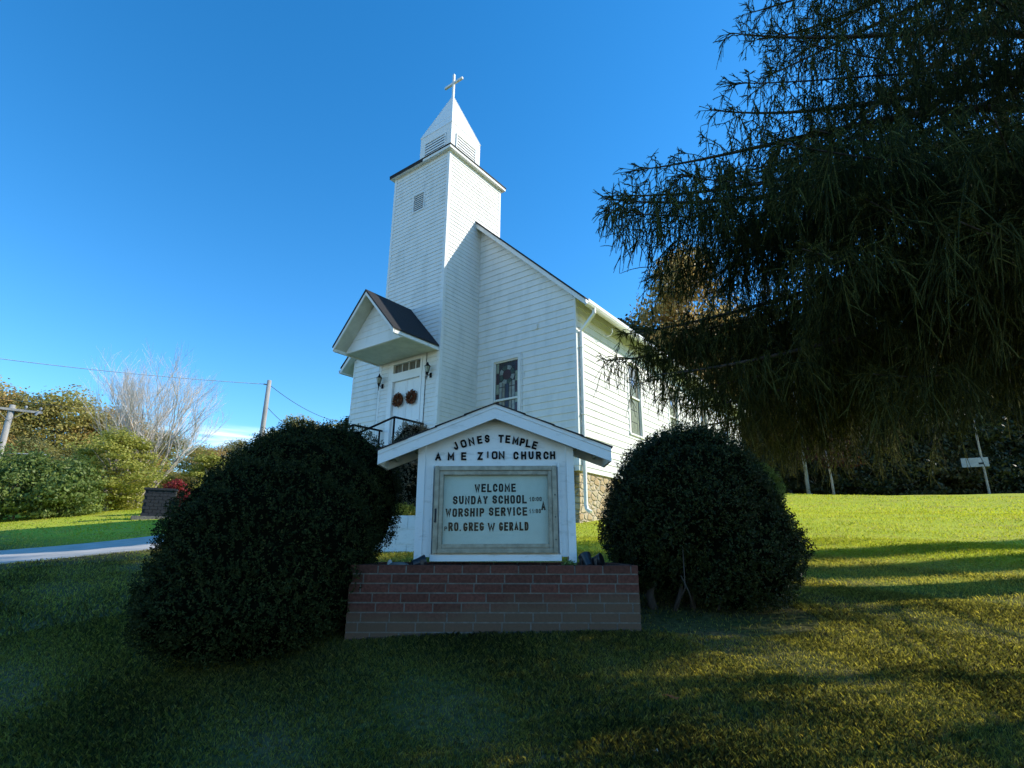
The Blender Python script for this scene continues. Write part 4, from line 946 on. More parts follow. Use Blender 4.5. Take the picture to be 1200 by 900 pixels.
# block letters drawn as strokes in a 1 x 1 box
def _arc(cx, cy, rx, ry, a0, a1, n=7): return [(cx + rx * cos(radians(a0 + (a1 - a0) * i / n)), cy + ry * sin(radians(a0 + (a1 - a0) * i / n))) for i in range(n + 1)]
def _rnd(x0, x1, y0, y1, k=.28):
    return [(x0 + k, y1), (x1 - k, y1)] + _arc(x1 - k, y1 - k, k, k, 90, 0, 4)[1:] + _arc(x1 - k, y0 + k, k, k, 0, -90, 4) + _arc(x0 + k, y0 + k, k, k, 270, 180, 4) + _arc(x0 + k, y1 - k, k, k, 180, 90, 4)
GL = {
 'A': [[(0, 0), (.5, 1), (1, 0)], [(.2, .32), (.8, .32)]], 'E': [[(1, 1), (0, 1), (0, 0), (1, 0)], [(0, .52), (.85, .52)]], 'L': [[(0, 1), (0, 0), (1, 0)]], 'T': [[(0, 1), (1, 1)], [(.5, 1), (.5, 0)]], 'I': [[(.5, 1), (.5, 0)]],
 'H': [[(0, 0), (0, 1)], [(1, 0), (1, 1)], [(0, .5), (1, .5)]], 'N': [[(0, 0), (0, 1), (1, 0), (1, 1)]], 'M': [[(0, 0), (0, 1), (.5, .25), (1, 1), (1, 0)]], 'W': [[(0, 1), (.24, 0), (.5, .75), (.76, 0), (1, 1)]], 'V': [[(0, 1), (.5, 0), (1, 1)]],
 'Y': [[(0, 1), (.5, .48), (1, 1)], [(.5, .5), (.5, 0)]], 'Z': [[(0, 1), (1, 1), (0, 0), (1, 0)]], 'O': [_rnd(0, 1, 0, 1)], '0': [_rnd(0, 1, 0, 1)], '1': [[(.2, .75), (.6, 1), (.6, 0)]],
 'D': [[(0, 0), (0, 1), (.6, 1)] + _arc(.6, .6, .4, .4, 90, 0, 4) + _arc(.6, .4, .4, .4, 0, -90, 4) + [(0, 0)]], 'P': [[(0, 0), (0, 1), (.72, 1)] + _arc(.72, .74, .28, .26, 90, -90, 6) + [(0, .48)]],
 'R': [[(0, 0), (0, 1), (.72, 1)] + _arc(.72, .75, .28, .25, 90, -90, 6) + [(0, .5)], [(.5, .5), (1, 0)]], 'U': [[(0, 1), (0, .3)] + _arc(.5, .35, .5, .35, 180, 360, 6) + [(1, 1)]], 'J': [[(1, 1), (1, .3)] + _arc(.5, .32, .5, .32, 0, -170, 6)],
 'C': [[(1, .72)] + _arc(.5, .7, .5, .3, 15, 180, 6) + _arc(.5, .3, .5, .3, 180, 345, 6)], 'G': [_arc(.5, .72, .5, .28, 25, 180, 6) + _arc(.5, .28, .5, .28, 180, 360, 6) + [(1, .42), (.66, .42)]],
 'S': [_arc(.5, .74, .5, .26, 10, 180, 6) + _arc(.5, .74, .5, .24, 190, 270, 2) + _arc(.5, .26, .5, .24, 90, 0, 3) + _arc(.5, .26, .5, .26, -10, -170, 6)], '.': [[(.5, .0), (.5, .02)]]}
def add_text(mb, txt, cx, cz, w, h, yplane, rot=0, bold=.2, extr=.003):
    """one block letter; bold = stroke width as a share of the height"""
    sw_ = h * bold * .5; c_, s_ = cos(rot), sin(rot); iw, ih = max(w - 2 * sw_, .0005), h - 2 * sw_
    if txt == '.': iw = ih = .0005; sw_ = max(h, .008) * .5
    for si, st in enumerate(GL[txt]):
        P = [Vector(((x - .5) * iw, (y - .5) * ih)) for x, y in st]
        Q = [P[0]]
        for p in P[1:]:
            if (p - Q[-1]).length > 1e-5: Q.append(p)
        P = Q; closed = (P[0] - P[-1]).length < 1e-4 and len(P) > 3
        if closed: P = P[:-1]
        n = len(P); Lf, Rt = [], []
        for i in range(n):
            a = P[i - 1] if (i > 0 or closed) else None; b = P[(i + 1) % n] if (i < n - 1 or closed) else None
            d0 = (P[i] - a).normalized() if a is not None else None; d1 = (b - P[i]).normalized() if b is not None else None
            if d0 is None: d0 = d1
            if d1 is None: d1 = d0
            n0 = Vector((-d0.y, d0.x)); n1 = Vector((-d1.y, d1.x)); m_ = n0 + n1
            m_ = m_.normalized() if m_.length > 1e-3 else n0
            k = min(1.9, 1 / max(.3, m_.dot(n0))); q = P[i].copy()
            if not closed and i == 0: q -= d1 * sw_ * (.98 if txt not in 'AVWY' else .6)
            if not closed and i == n - 1: q += d0 * sw_ * (.98 if txt not in 'AVWY' else .6)
            Lf.append(q + m_ * sw_ * k); Rt.append(q - m_ * sw_ * k)
        y0 = yplane - extr - .0004 * si; V = []
        for l_, r_ in zip(Lf, Rt):
            for p, yy in ((l_, y0), (r_, y0), (l_, yplane), (r_, yplane)): V.append((cx + p.x * c_ - p.y * s_, yy, cz + p.x * s_ + p.y * c_))
        F = []; m2_ = n if closed else n - 1
        for i in range(m2_):
            a, b = i * 4, ((i + 1) % n) * 4
            F += [(a, b, b + 1, a + 1), (a, a + 2, b + 2, b), (a + 1, b + 1, b + 3, a + 3)]
        if not closed: F += [(0, 1, 3, 2), ((n - 1) * 4 + 1, (n - 1) * 4, (n - 1) * 4 + 2, (n - 1) * 4 + 3)]
        mb.add(V, F)
def px2m(x, y, Y):
    v = _F + _R2 * ((x - 600) / F_PX) - _U2 * ((y - 450) / F_PX); k = Y / v.y
    return v.x * k, v.z * k
PXM = .0073   # metres per photo pixel on the sign face
def crop4(X, Y_): return px2m(430 + X / 4, 460 + Y_ / 4, SYF)
mb = MB()
for ch, X, Y_, r in (('J', 422, 248, 24), ('O', 460, 237, 17), ('N', 497, 228, 12), ('E', 536, 220, 8), ('S', 571, 215, 3), ('T', 636, 216, -3), ('E', 668, 219, -6), ('M', 704, 226, -9), ('P', 736, 234, -13), ('L', 764, 240, -10), ('E', 794, 249, -17)):
    x, z = crop4(X, Y_); add_text(mb, ch, x, z, {'M': .052, 'T': .046, 'J': .038, 'O': .05, 'N': .05}.get(ch, .042), .068, SYF + .0115, radians(r + 1), .21, .010)
mb.build('lettering', M['letter'], sign, off=SO)
mb = MB()
for ch, X, Y_ in (('A', 340, 297), ('M', 400, 296), ('E', 460, 296), ('Z', 537, 296), ('I', 573, 290), ('O', 605, 293), ('N', 638, 294), ('C', 705, 296), ('H', 741, 296), ('U', 776, 296), ('R', 811, 297), ('C', 846, 297), ('H', 877, 297)):
    x, z = crop4(X, Y_); add_text(mb, ch, x, z, {'I': .016, 'M': .056, 'A': .052, 'O': .05, 'N': .05}.get(ch, .044), .068 if ch != 'I' else .055, SYF + .0115, radians(.5), .21, .010)
mb.build('lettering', M['letter'], sign, off=SO)
BY = SYF + .003
def crop7(X, Y_): return px2m(500 + X / 7.5, 540 + Y_ / 7.5, BY)
def line(parts, m_, h, jitter=.0015):
    mb = MB()
    for txt, X0, X1, Y_ in parts:
        n = len(txt); wid = [(.5 if c == 'I' else .3 if c in '.:' else 1.2 if c in 'MW' else 1) for c in txt]; tot_ = sum(wid) + .26 * (n - 1); x = X0; u_ = (X1 - X0) / tot_
        for c, w in zip(txt, wid):
            xa, xb = x, x + w * u_; x = xb + .26 * u_
            ax, az = crop7((xa + xb) / 2, Y_); bx_, _ = crop7(xb, Y_); w_m = max(.004, (bx_ - ax) * 2)
            hh = h * (1 if c != '.' else .16)
            zz = az + random.uniform(-jitter, jitter) + (-h * .42 if c == '.' else 0)
            if c == 'I': w_m = h * .18
            if c == ':':
                add_text(mb, '.', ax, az + h * .2, .006, .007, BY, 0, .2, .0015); add_text(mb, '.', ax, az - h * .25, .006, .007, BY, 0, .2, .0015); continue
            add_text(mb, c, ax, zz, w_m, hh, BY, radians(.7 + random.uniform(-1.6, 1.6)), .215, .0015)
    return mb.build('lettering', m_, case, off=SO)
line([('WELCOME', 430, 792, 238)], M['letter'], .070)
line([('SUNDAY', 238, 545, 342), ('SCHOOL', 585, 888, 341)], M['letter_red'], .070)
line([('WORSHIP', 172, 512, 450), ('SERVICE', 552, 890, 447)], M['letter_red'], .070)
line([('RO.', 195, 306, 575), ('GREG', 326, 507, 577), ('W', 540, 606, 580), ('GERALD', 640, 900, 578)], M['letter'], .070)
line([('10:00', 908, 1018, 341), ('11:00', 905, 1010, 446)], M['letter_grey'], .036, .0)
line([('P', 160, 185, 590)], M['letter_grey'], .034, .0)
line([('A', 1012, 1052, 405)], M['letter'], .072)

# ------------------------------------------------------------------ wreaths on the doors
for i, (u, lab) in enumerate(((-5.46, 'autumn leaf wreath hanging on the left leaf of the church door'), (-4.86, 'autumn leaf wreath hanging on the right leaf of the church door'))):
    p = cw(u, TY0 + .03, 4.42); t = empty('door_wreath', p, (0, 0, -A)); tag(t, lab, 'wreath', 'autumn wreaths on the church doors')
    mb = MB(); n_ = 24; v = []
    pts = [(.145 * cos(2 * pi * k / n_), -.03, .145 * sin(2 * pi * k / n_)) for k in range(n_ + 1)]; mb.tube(pts, .045, 8); mb.build('ring', M['bark'], t, smooth=True)
    N = 800; a = RNG.random(N) * 2 * pi; rw = RNG.uniform(.095, .20, N); P = np.stack([rw * np.cos(a), np.full(N, -.07), rw * np.sin(a)], 1) + RNG.normal(size=(N, 3)) * .015
    Dv = unit(np.stack([np.cos(a), np.full(N, -.9), np.sin(a)], 1) * RNG.choice([-1, 1, 1], N)[:, None] * np.array([1, 0, 1]) + np.array([0, -.7, 0]) + RNG.normal(size=(N, 3)) * .5)
    V, R, k = shoots(P, Dv, np.full(N, .03), np.zeros(N), np.full(N, .012), np.full(N, .04), np.full(N, .028), leaf=True)
    foliage_object('leaves', [(V, RNG.permutation(N * 2).repeat(4)[:len(V)] % 97 / 97.0 if False else R, k, 0)], [M['wreathleaf']], t)

# ------------------------------------------------------------------ the great weeping spruce on the right
def spruce():
    TXs, TYs = 8.2, 6.6; g = hz(TXs, TYs)
    root = empty('weeping_spruce', (TXs, TYs, g)); tag(root, 'huge dark weeping spruce with hanging fringed branches beside the church', 'tree')
    o0 = np.array([TXs, TYs, g]); H = 18.5
    rnd = random.Random(21); tm = MB()
    tm.tube([(0, 0, -.3), (0, 0, .3), (.02, 0, 2), (.05, .03, 6), (0, .05, 11), (0, 0, 15), (0, 0, H - .3)], [.48, .36, .32, .26, .17, .09, .02], 14)
    def Rz(z): # crown radius from height above trunk base
        zr_ = z + g
        return max(.3, min(7.25 - max(0, zr_ - 4.2) * .60, 5.2 + (zr_ - 1.9) * 1.15))
    sP, sD, sL, sS, sW = [], [], [], [], []   # shoots
    z = 2.45
    limbs = []; limbpts = []
    while z < H - .6:
        n = 6 if z < 12 else 5
        a0 = rnd.random() * 6.28
        for k in range(n):
            limbs.append((z + rnd.uniform(-.2, .2), a0 + 2 * pi * k / n + rnd.uniform(-.35, .35)))
        z += .5 if z < 8 else .55
    # a few limbs aimed at outline tips
    zz = 3.4
    while zz < 7.0:
        limbs.append((zz, rnd.uniform(2.2, 3.6))); zz += .30
    for k in range(11): limbs.append((2.75 + .17 * k, 2.0 + .085 * k + rnd.uniform(-.08, .08)))
    for (zs, az) in limbs:
        if cos(az - .15) > .25 and zs < 7.2: continue  # low sunward limbs left out so sunlight gets in under the crown
        if cos(az - .9) > .4 and zs < 9.0 and rnd.random() < .7: continue
        # tip height a bit below start for low limbs
        L = max(Rz(zs - .6), 6.3 if (1.95 < az < 3.0 and zs < 4.5) else 0) * rnd.uniform(.84, 1.03) * (1 - .22 * max(0, 1 - abs((az % 6.2832) - 3.82) / .7))
        up = .10 + .25 * max(0, (zs - 6) / 12); droop = .56 - .22 * max(0, (zs - 6) / 12); tipup = .34
        pts = []; K = 14
        hd = Vector((cos(az), sin(az), 0)); sd = Vector((-sin(az), cos(az), 0)); wob = rnd.uniform(-.3, .3)
        for i in range(K + 1):
            s = i / K; pts.append(hd * (L * s) + sd * (wob * sin(s * 3.0)) + Vector((0, 0, zs + L * (up * s - droop * s * s + tipup * s ** 3))))
        limbpts += [q[:] for q in pts[2:11]]
        r0 = (.018 + .007 * L) * (.3 if (sin(az) < -.1 or cos(az) > .5) and zs < 9 else 1)  # some limbs made thinner to weaken their shadows on the lawn
        tm.tube(pts, [r0 * (1 - s / K) ** .8 + .006 for s in range(K + 1)], 6)
        # secondaries
        d = L * .12; side = 1
        while d < L:
            s = d / L; i = min(K - 1, int(s * K)); fr = s * K - i; p = pts[i].lerp(pts[i + 1], fr); tg = (pts[i + 1] - pts[i]).normalized()
            side = -side
            l2 = min(1.7, .16 + .55 * (L - d)) * rnd.uniform(.7, 1.15)
            if s < .3: l2 *= .5
            ang_ = radians(rnd.uniform(42, 68)); dr = (tg * cos(ang_) + Vector((-tg.y, tg.x, 0)).normalized() * side * sin(ang_)); dr.z += rnd.uniform(-.1, .16); dr.normalize()
            sag2 = rnd.uniform(.12, .32)
            sP.append(p[:]); sD.append(dr[:]); sL.append(l2); sS.append(sag2); sW.append(1)
            # hanging strands from the secondary
            m_ = max(1, int(l2 / (.056 if zs < 6.2 else .080)))
            for j in range(m_):
                if rnd.random() < .12: continue
                q = (j + rnd.random()) / m_; pp = p + dr * l2 * q; pp.z -= l2 * sag2 * q * q
                hl = rnd.uniform(.10, .36) * (1.6 if zs < 3.6 else 1.35 if zs < 6 else 1.0) * (1.0 if rnd.random() > .08 else 1.7)
                dd = Vector((rnd.gauss(0, .20), rnd.gauss(0, .20), -.85)) + dr * rnd.uniform(0, .55); dd.normalize()
                sP.append(pp[:]); sD.append(dd[:]); sL.append(hl); sS.append(rnd.uniform(.2, .55)); sW.append(0)
            for j in range(3):
                q = rnd.random(); pp = p + dr * l2 * q; pp.z -= l2 * sag2 * q * q; dd = dr * .8 + Vector((rnd.gauss(0, .5), rnd.gauss(0, .5), rnd.gauss(.15, .4))); dd.normalize()
                sP.append(pp[:]); sD.append(dd[:]); sL.append(rnd.uniform(.08, .22)); sS.append(.1); sW.append(2)
            d += .11 + .09 * rnd.random() + (.035 if zs > 6.5 else 0)
        # shoots at the end of the limb
        tp = pts[-1]; tg = (pts[-1] - pts[-3]).normalized()
        for j in range(9):
            dd = tg + Vector((rnd.gauss(0, .45), rnd.gauss(0, .45), rnd.gauss(.1, .4))); dd.normalize()
            sP.append((tp - tg * rnd.uniform(0, .5))[:]); sD.append(dd[:]); sL.append(rnd.uniform(.12, .32)); sS.append(0.05); sW.append(2)
    P = np.array(sP); Dv = np.array(sD); L = np.array(sL); S = np.array(sS); W = np.array(sW)
    # shoots are removed to let the sun through, mostly on the unseen side
    WP = P + o0; outer = (WP[:, 0] > WP[:, 1] * .98 + .5)
    sdv = np.array(SD); G = WP - sdv * ((WP[:, 2] - g) / sdv[2])[:, None]
    for _ in range(3): G = WP - sdv * ((WP[:, 2] - height(G[:, 0], G[:, 1])) / sdv[2])[:, None]
    def inside(poly):
        r = np.zeros(len(G), bool); x, y = G[:, 0], G[:, 1]
        for (ax, ay), (bx_, by_) in zip(poly, poly[1:] + poly[:1]):
            cnd = ((ay > y) != (by_ > y)); r ^= cnd & (x < (bx_ - ax) * (y - ay) / ((by_ - ay) + 1e-12) + ax)
        return r
    # gaps cut into the crown so that sun lands on these strips of lawn
    hole = inside([(.2, 3.62), (1.4, 4.1), (1.75, 4.65), (5.1, 5.75), (7.5, 6.6), (7.5, 4.6), (3.2, 3.85), (2.3, 3.6), (1.5, 3.75), (.2, 3.38)])
    hole |= inside([(1.0, 3.02), (1.35, 3.25), (2.2, 3.5), (3.1, 3.66), (5.5, 4.3), (5.5, 3.8), (2.7, 3.22), (1.7, 2.9), (1.0, 2.9)])
    hole |= inside([(-1.9, 3.62), (-1.2, 3.66), (-.3, 3.72), (-.3, 3.92), (-1.2, 3.86), (-1.9, 3.80)])
    hole |= inside([(1.8, 5.5), (6.7, 6.7), (14, 8.0), (30, 11), (30, 45), (-3, 45), (-3, 6.4), (-1, 5.6)])
    thin = (~outer & hole & (WP[:, 1] > 6.4) & (RNG.random(len(L)) < .5)) | (outer & hole & (RNG.random(len(L)) < .97)) | (outer & ~hole & (P[:, 2] < 8.6) & (RNG.random(len(L)) < .0))
    P, Dv, L, S, W = P[~thin], Dv[~thin], L[~thin], S[~thin], W[~thin]
    # side shoots on the hanging strands
    hang = np.where(W != 1)[0]; rep = np.repeat(hang, 4); t = RNG.random(len(rep)) * .85
    pb = P[rep] + Dv[rep] * (L[rep] * t)[:, None]; pb[:, 2] -= L[rep] * S[rep] * t * t
    db = unit(Dv[rep] * .9 + RNG.normal(size=(len(rep), 3)) * .48); lb = L[rep] * RNG.uniform(.25, .6, len(rep)); sb = np.full(len(rep), .25)
    P = np.vstack([P, pb]); Dv = np.vstack([Dv, db]); L = np.concatenate([L, lb]); S = np.concatenate([S, sb])
    print('spruce shoots', len(L), 'length', L.sum())
    WP = P + o0; dist = np.linalg.norm(WP, axis=1); vis = in_frame(WP, 1.12)
    sc = np.where(vis, np.maximum(1, dist / 5.5), 4.2)
    sc = np.where(vis & (dist > 11), sc * 1.25, sc)
    step = .0044 * sc ** 1.2
    V, R, k = shoots(P, Dv, L, S, step, .0175 * sc ** .2, .0024 * sc ** .95, fwd=.45)
    Vc, lc = cores(P, Dv, L, S, np.full(len(L), .0068), 3)
    foliage_object('crown', [(V, R, k, 0), (Vc, np.repeat(RNG.random(len(L)) * .6, len(Vc) // len(L)), lc, 0)], [M['needle'], M['spruce_twig']], root)
    print('needles', len(V) // 3)
    # bare, curling dead twigs inside
    for _ in range(150):
        p = Vector(rnd.choice(limbpts)); pts = [p.copy()]; d_ = Vector((rnd.gauss(0, 1), rnd.gauss(0, 1), rnd.gauss(-.5, .5))).normalized()
        for i in range(7):
            d_ = (d_ + Vector((rnd.gauss(0, .3), rnd.gauss(0, .3), -.16))).normalized(); p = p + d_ * .15; pts.append(p.copy())
        tm.tube(pts, [.007 * (1 - i / 9) for i in range(8)], 4)
    tm.build('trunk', M['bark'], root, smooth=True)
spruce()

# ------------------------------------------------------------------ broadleaf trees
def broadleaf(name, h, r, leafm, n_leaf, lsz, seed, trunk_frac=.25, flat=.9, lobes=34, trunkm=None, sparse=0.0, low=False):
    """returns a root Empty at origin with trunk and crown; shared by copies"""
    rr = np.random.default_rng(seed); rnd = random.Random(seed)
    root = empty(name, (0, 0, 0)); tm = MB(); z0 = h * trunk_frac; ch = h - z0
    tm.tube([(0, 0, -.4), (0, 0, z0 * .6), (rnd.uniform(-.2, .2), rnd.uniform(-.2, .2), z0 + ch * .3), (0, 0, z0 + ch * .75)], [h * .022, h * .017, h * .012, h * .004], 8)
    C = []; 
    for i in range(lobes):
        t = (i + .5) / lobes; zz = t; prof = (sin(pi * min(1, (zz * .86 + .13))) ** .6)
        a = rnd.random() * 6.28; q = r * prof * (rnd.random() ** .45) * .85; c = np.array([q * cos(a), q * sin(a), z0 + ch * (zz * .92 + .02)]); C.append(c)
        if i % 2 == 0: tm.tube([(0, 0, z0 * .8 + ch * zz * .5), (c[0] * .5, c[1] * .5, z0 + ch * zz * .75), tuple(c)], [h * .008, h * .005, h * .0015], 5)
    C = np.array(C); LR = r * .34 * (.6 + .8 * rr.random(lobes)); 
    idx = rr.integers(0, lobes, n_leaf); d = unit(rr.normal(size=(n_leaf, 3))); d[:, 2] = np.abs(d[:, 2]) * .35 + d[:, 2] * .65
    rad = LR[idx] * (1 - .45 * rr.random(n_leaf) ** 2.2) * (1 + .25 * rr.normal(size=n_leaf) * .6)
    p = C[idx] + d * rad[:, None] * np.array([1, 1, flat])
    nn = unit(d + rr.normal(size=(n_leaf, 3)) * .8); a1 = unit(np.cross(nn, rr.normal(size=(n_leaf, 3)))); b1 = np.cross(nn, a1)
    s = (lsz * (.6 + .8 * rr.random(n_leaf)))[:, None]
    V = np.stack([p - a1 * s * .5, p - b1 * s * .33, p + a1 * s * .5, p + b1 * s * .33], 1).reshape(-1, 3)
    R = np.repeat(np.clip(.55 * rr.random(lobes)[idx] + .45 * rr.random(n_leaf), 0, 1), 4)
    np_object('crown', V, 4, leafm, root, rnd=R); tm.build('trunk', trunkm or M['bark_grey'], root, smooth=True)
    return root

def place(root, x, y, label, cat='tree', group=None, s=1.0, rz=0.0, sink=.1, sz=None):
    root.location = (x, y, hz(x, y) - sink); root.rotation_euler = (0, 0, rz); root.scale = (s, s, sz or s); tag(root, label, cat, group); return root
def pol(az, r): return r * sin(radians(az)), r * cos(radians(az))

# --- hillside on the left
T_gold = broadleaf('autumn_tree', 11, 4.2, M['autumn_gold'], 16000, .24, 1, lobes=60, trunk_frac=.12)
T_olive = broadleaf('autumn_tree', 12, 4.4, M['autumn_olive'], 16000, .23, 2, lobes=60, trunk_frac=.12)
T_rust = broadleaf('autumn_tree', 11, 4.0, M['autumn_rust'], 12000, .22, 3, lobes=50, trunk_frac=.12)
_lab = {'gold': 'golden yellow tree in the wooded hillside beyond the road', 'olive': 'olive green autumn tree in the wooded hillside beyond the road', 'rust': 'rusty brown tree in the wooded hillside beyond the road'}
first = {'gold': True, 'olive': True, 'rust': True}; protos = {'gold': T_gold, 'olive': T_olive, 'rust': T_rust}
rnd = random.Random(5)
def put(kind, az, r, top_el, lab=None, wide=1.0):
    x, y = pol(az, r); g = hz(x, y); hh = r * tan(radians(top_el)) - g + .1
    o = protos[kind] if first[kind] else copy_tree(protos[kind]); first[kind] = False
    base = 11.0 if kind != 'olive' else 12.0; sz = hh / base
    place(o, x, y, lab or _lab[kind], 'tree', 'trees on the wooded hillside at left', s=max(.55, sz * wide), rz=rnd.random() * 6.28, sz=sz)
kinds = ['gold', 'olive', 'gold', 'rust', 'olive', 'gold', 'olive', 'rust']
k_ = 0
for az in np.arange(-50, -11, 2.0):     # back row, the skyline
    el = np.interp(az, [-50, -44, -40, -36, -32, -29, -25, -22, -18, -14, -10], [11.5, 11.0, 11.2, 10.3, 9.2, 8.2, 9.8, 11.3, 11.8, 11.6, 11.4])
    put(kinds[k_ % 8], az + rnd.uniform(-.6, .6), 62 + rnd.uniform(-4, 6), el + rnd.uniform(-.5, .6), wide=1.25); k_ += 1
for az in np.arange(-49, -16, 2.6):     # middle row
    el = np.interp(az, [-50, -44, -38, -33, -30, -26, -20, -16], [9.0, 8.6, 8.0, 7.2, 6.6, 7.4, 8.6, 9])
    put(kinds[(k_ * 3 + 1) % 8], az + rnd.uniform(-.8, .8), 50 + rnd.uniform(-3, 4), el + rnd.uniform(-.7, .7), wide=1.3); k_ += 1
for az in np.arange(-47, -24, 3.2):
    el = np.interp(az, [-48, -40, -33, -28, -24], [6.6, 6.0, 5.8, 5.2, 6.0])
    put(kinds[(k_ * 5 + 2) % 8], az + rnd.uniform(-.8, .8), 42 + rnd.uniform(-2, 2), el + rnd.uniform(-.5, .5), wide=1.1); k_ += 1
o = broadleaf('leafy_tree', 6.5, 2.3, M['yellowgreen'], 20000, .14, 31, trunk_frac=.05, lobes=60); x, y = pol(-35.6, 36); place(o, x, y, 'bushy yellow green tree standing in front of the bare tree', sz=(36 * tan(radians(9.2)) - hz(x, y)) / 6.5)
o = broadleaf('leafy_tree', 4.6, 1.6, M['yellowgreen'], 7000, .15, 32, trunk_frac=.1); x, y = pol(-28.6, 40); place(o, x, y, 'small bright yellow tree low on the hillside below the cloud', sz=(40 * tan(radians(8.0)) - hz(x, y)) / 4.6)
for az, r, hh, rr_, sd, lab in ((-41.2, 34, 2.9, 2.4, 41, 'broader bright green shrub, the one touching the tan shed beyond the road'), (-38.6, 33.5, 2.5, 2.0, 42, 'bright green shrub between the broad shrub and the bushy yellow green tree')):
    o = broadleaf('green_shrub', hh, rr_, M['greenleaf'], 9000, .15, sd, trunk_frac=.02, lobes=30); x, y = pol(az, r); place(o, x, y, lab, 'shrub')
o = broadleaf('red_shrub', 1.6, .65, M['redleaf'], 3500, .09, 51, trunk_frac=.05, lobes=18); x, y = pol(-30.9, 30.5); place(o, x, y, 'bright red shrub peeping out behind the dark monument', 'shrub')
o = broadleaf('evergreen_tree', 9, 2.3, M['woodleaf'], 9000, .22, 52, trunk_frac=.1); x, y = pol(-15.6, 34); place(o, x, y, 'dark evergreen standing against the far edge of the church front', sz=(34 * tan(radians(12.7)) - hz(x, y)) / 9)
# tree behind the church at right of its roof
o = broadleaf('autumn_tree', 18, 4.6, M['autumn_rust'], 16000, .30, 61, trunk_frac=.3); x, y = pol(18.6, 38); place(o, x, y, 'tall rusty golden tree rising behind the church roof', s=.82, sz=(38 * tan(radians(28.6)) - hz(x, y)) / 18)

# --- bare tree
def bare_tree():
    rnd = random.Random(77); x, y = pol(-33.7, 38); g = hz(x, y); root = empty('bare_tree', (x, y, g)); tag(root, 'leafless grey tree with a wide fan of upright twigs on the hillside', 'tree')
    mb = MB(); tw = MB()
    def grow(p, d, l, r, lev):
        pts = [p.copy()]; n = 4
        for i in range(n):
            d = (d + Vector((rnd.gauss(0, .07), rnd.gauss(0, .07), .05))).normalized(); p = p + d * l / n; pts.append(p.copy())
        (mb if lev < 2 else tw).tube(pts, [r * (1 - .45 * i / n) for i in range(n + 1)], 5 if lev < 2 else 3, cap=False)
        if lev < 5:
            for k in range(3 if lev in (0, 1) else 4):
                i = rnd.choice([2, 3, 4]) if lev else rnd.choice([1, 2, 3, 4]); q = pts[i]
                a = rnd.uniform(0, 6.28); s = rnd.uniform(.25, .55); dd = (d + Vector((cos(a) * s, sin(a) * s, rnd.uniform(0, .15)))).normalized()
                grow(q.copy(), dd, l * rnd.uniform(.55, .8), r * .52, lev + 1)
    for k in range(9):
        a = 2 * pi * k / 9 + rnd.uniform(-.3, .3); s = rnd.uniform(.08, .50)
        grow(Vector((cos(a) * .15, sin(a) * .15, -.2)), Vector((cos(a) * s, sin(a) * s, 1)).normalized(), rnd.uniform(3.2, 4.2), .085, 0)
    mb.build('trunk', M['bark_grey'], root, smooth=True); tw.build('twigs', M['twig_pale'], root)
    zs = [v[2] for v in tw.v]; k_s = (38 * tan(radians(15.4)) - g) / sorted(zs)[int(len(zs) * .985)]; root.scale = (k_s * 1.15, k_s * 1.15, k_s)
bare_tree()

# --- dark wood on the right, beyond the crest of the lawn
T_wa = broadleaf('wood_tree', 15, 5.0, M['woodleaf'], 15000, .34, 71, trunk_frac=.12, lobes=44)
T_wb = broadleaf('wood_tree', 14, 4.6, M['woodleaf'], 15000, .32, 72, trunk_frac=.06, lobes=44)
wi = 0; rnd = random.Random(9)
for row, (Y0, dx, sc_) in enumerate(((38.5, 5.2, .85), (44, 5.6, 1.1), (51, 6, 1.3))):
    x = 9.0 + row * 1.7
    while x < 66:
        src = (T_wa, T_wb)[wi % 2]; o = src if wi < 2 else copy_tree(src)
        place(o, x + rnd.uniform(-1, 1), Y0 + rnd.uniform(-1.0, 1.5), 'tall dark tree in the shaded wood beyond the lawn crest', 'tree', 'trees of the dark wood at right', s=sc_ * rnd.uniform(.9, 1.12), rz=rnd.random() * 6.28); wi += 1; x += dx
# taller trees further right, outside the picture, that shade the wood
for x, y in ((60, 46), (66, 50), (60, 54), (72, 47), (74, 55)):
    o = copy_tree(T_wa); place(o, x, y, 'tall dark tree in the shaded wood beyond the lawn crest', 'tree', 'trees of the dark wood at right', s=1.35, rz=x)
U = broadleaf('undergrowth_shrub', 3.0, 2.2, M['woodleaf'], 6000, .20, 81, trunk_frac=.02, lobes=26)
for i, x in enumerate(np.arange(11, 52, 2.9)):
    o = U if i == 0 else copy_tree(U)
    place(o, x + rnd.uniform(-.6, .6), 36.3 + rnd.uniform(-.5, .8), 'dark leafy shrub along the foot of the shaded wood', 'shrub', 'undergrowth at the wood edge', s=rnd.uniform(.75, 1.25), rz=rnd.random() * 6.28)
o = broadleaf('red_tree', 4.0, 1.9, M['darkred'], 1500, .16, 91, trunk_frac=.45, lobes=16); x, y = pol(29.0, 40.5); place(o, x, y - 1.5, 'small dark red leaved tree beside the pale pole at the wood edge')

# two high-crowned trees, unseen further right, added to shade the lawn on the left
o = broadleaf('unseen_shade_tree', 26, 5.5, M['autumn_olive'], 14000, .34, 95, trunk_frac=.64, lobes=50); place(o, 24.0, 10.5, 'unseen very tall high crowned tree added beyond the spruce to shade the lawn')
o = broadleaf('unseen_shade_tree', 30, 5.5, M['autumn_olive'], 14000, .34, 96, trunk_frac=.68, lobes=50); place(o, 31.0, 13.0, 'tallest unseen high crowned tree added to shade the lawn, farther from the spruce')
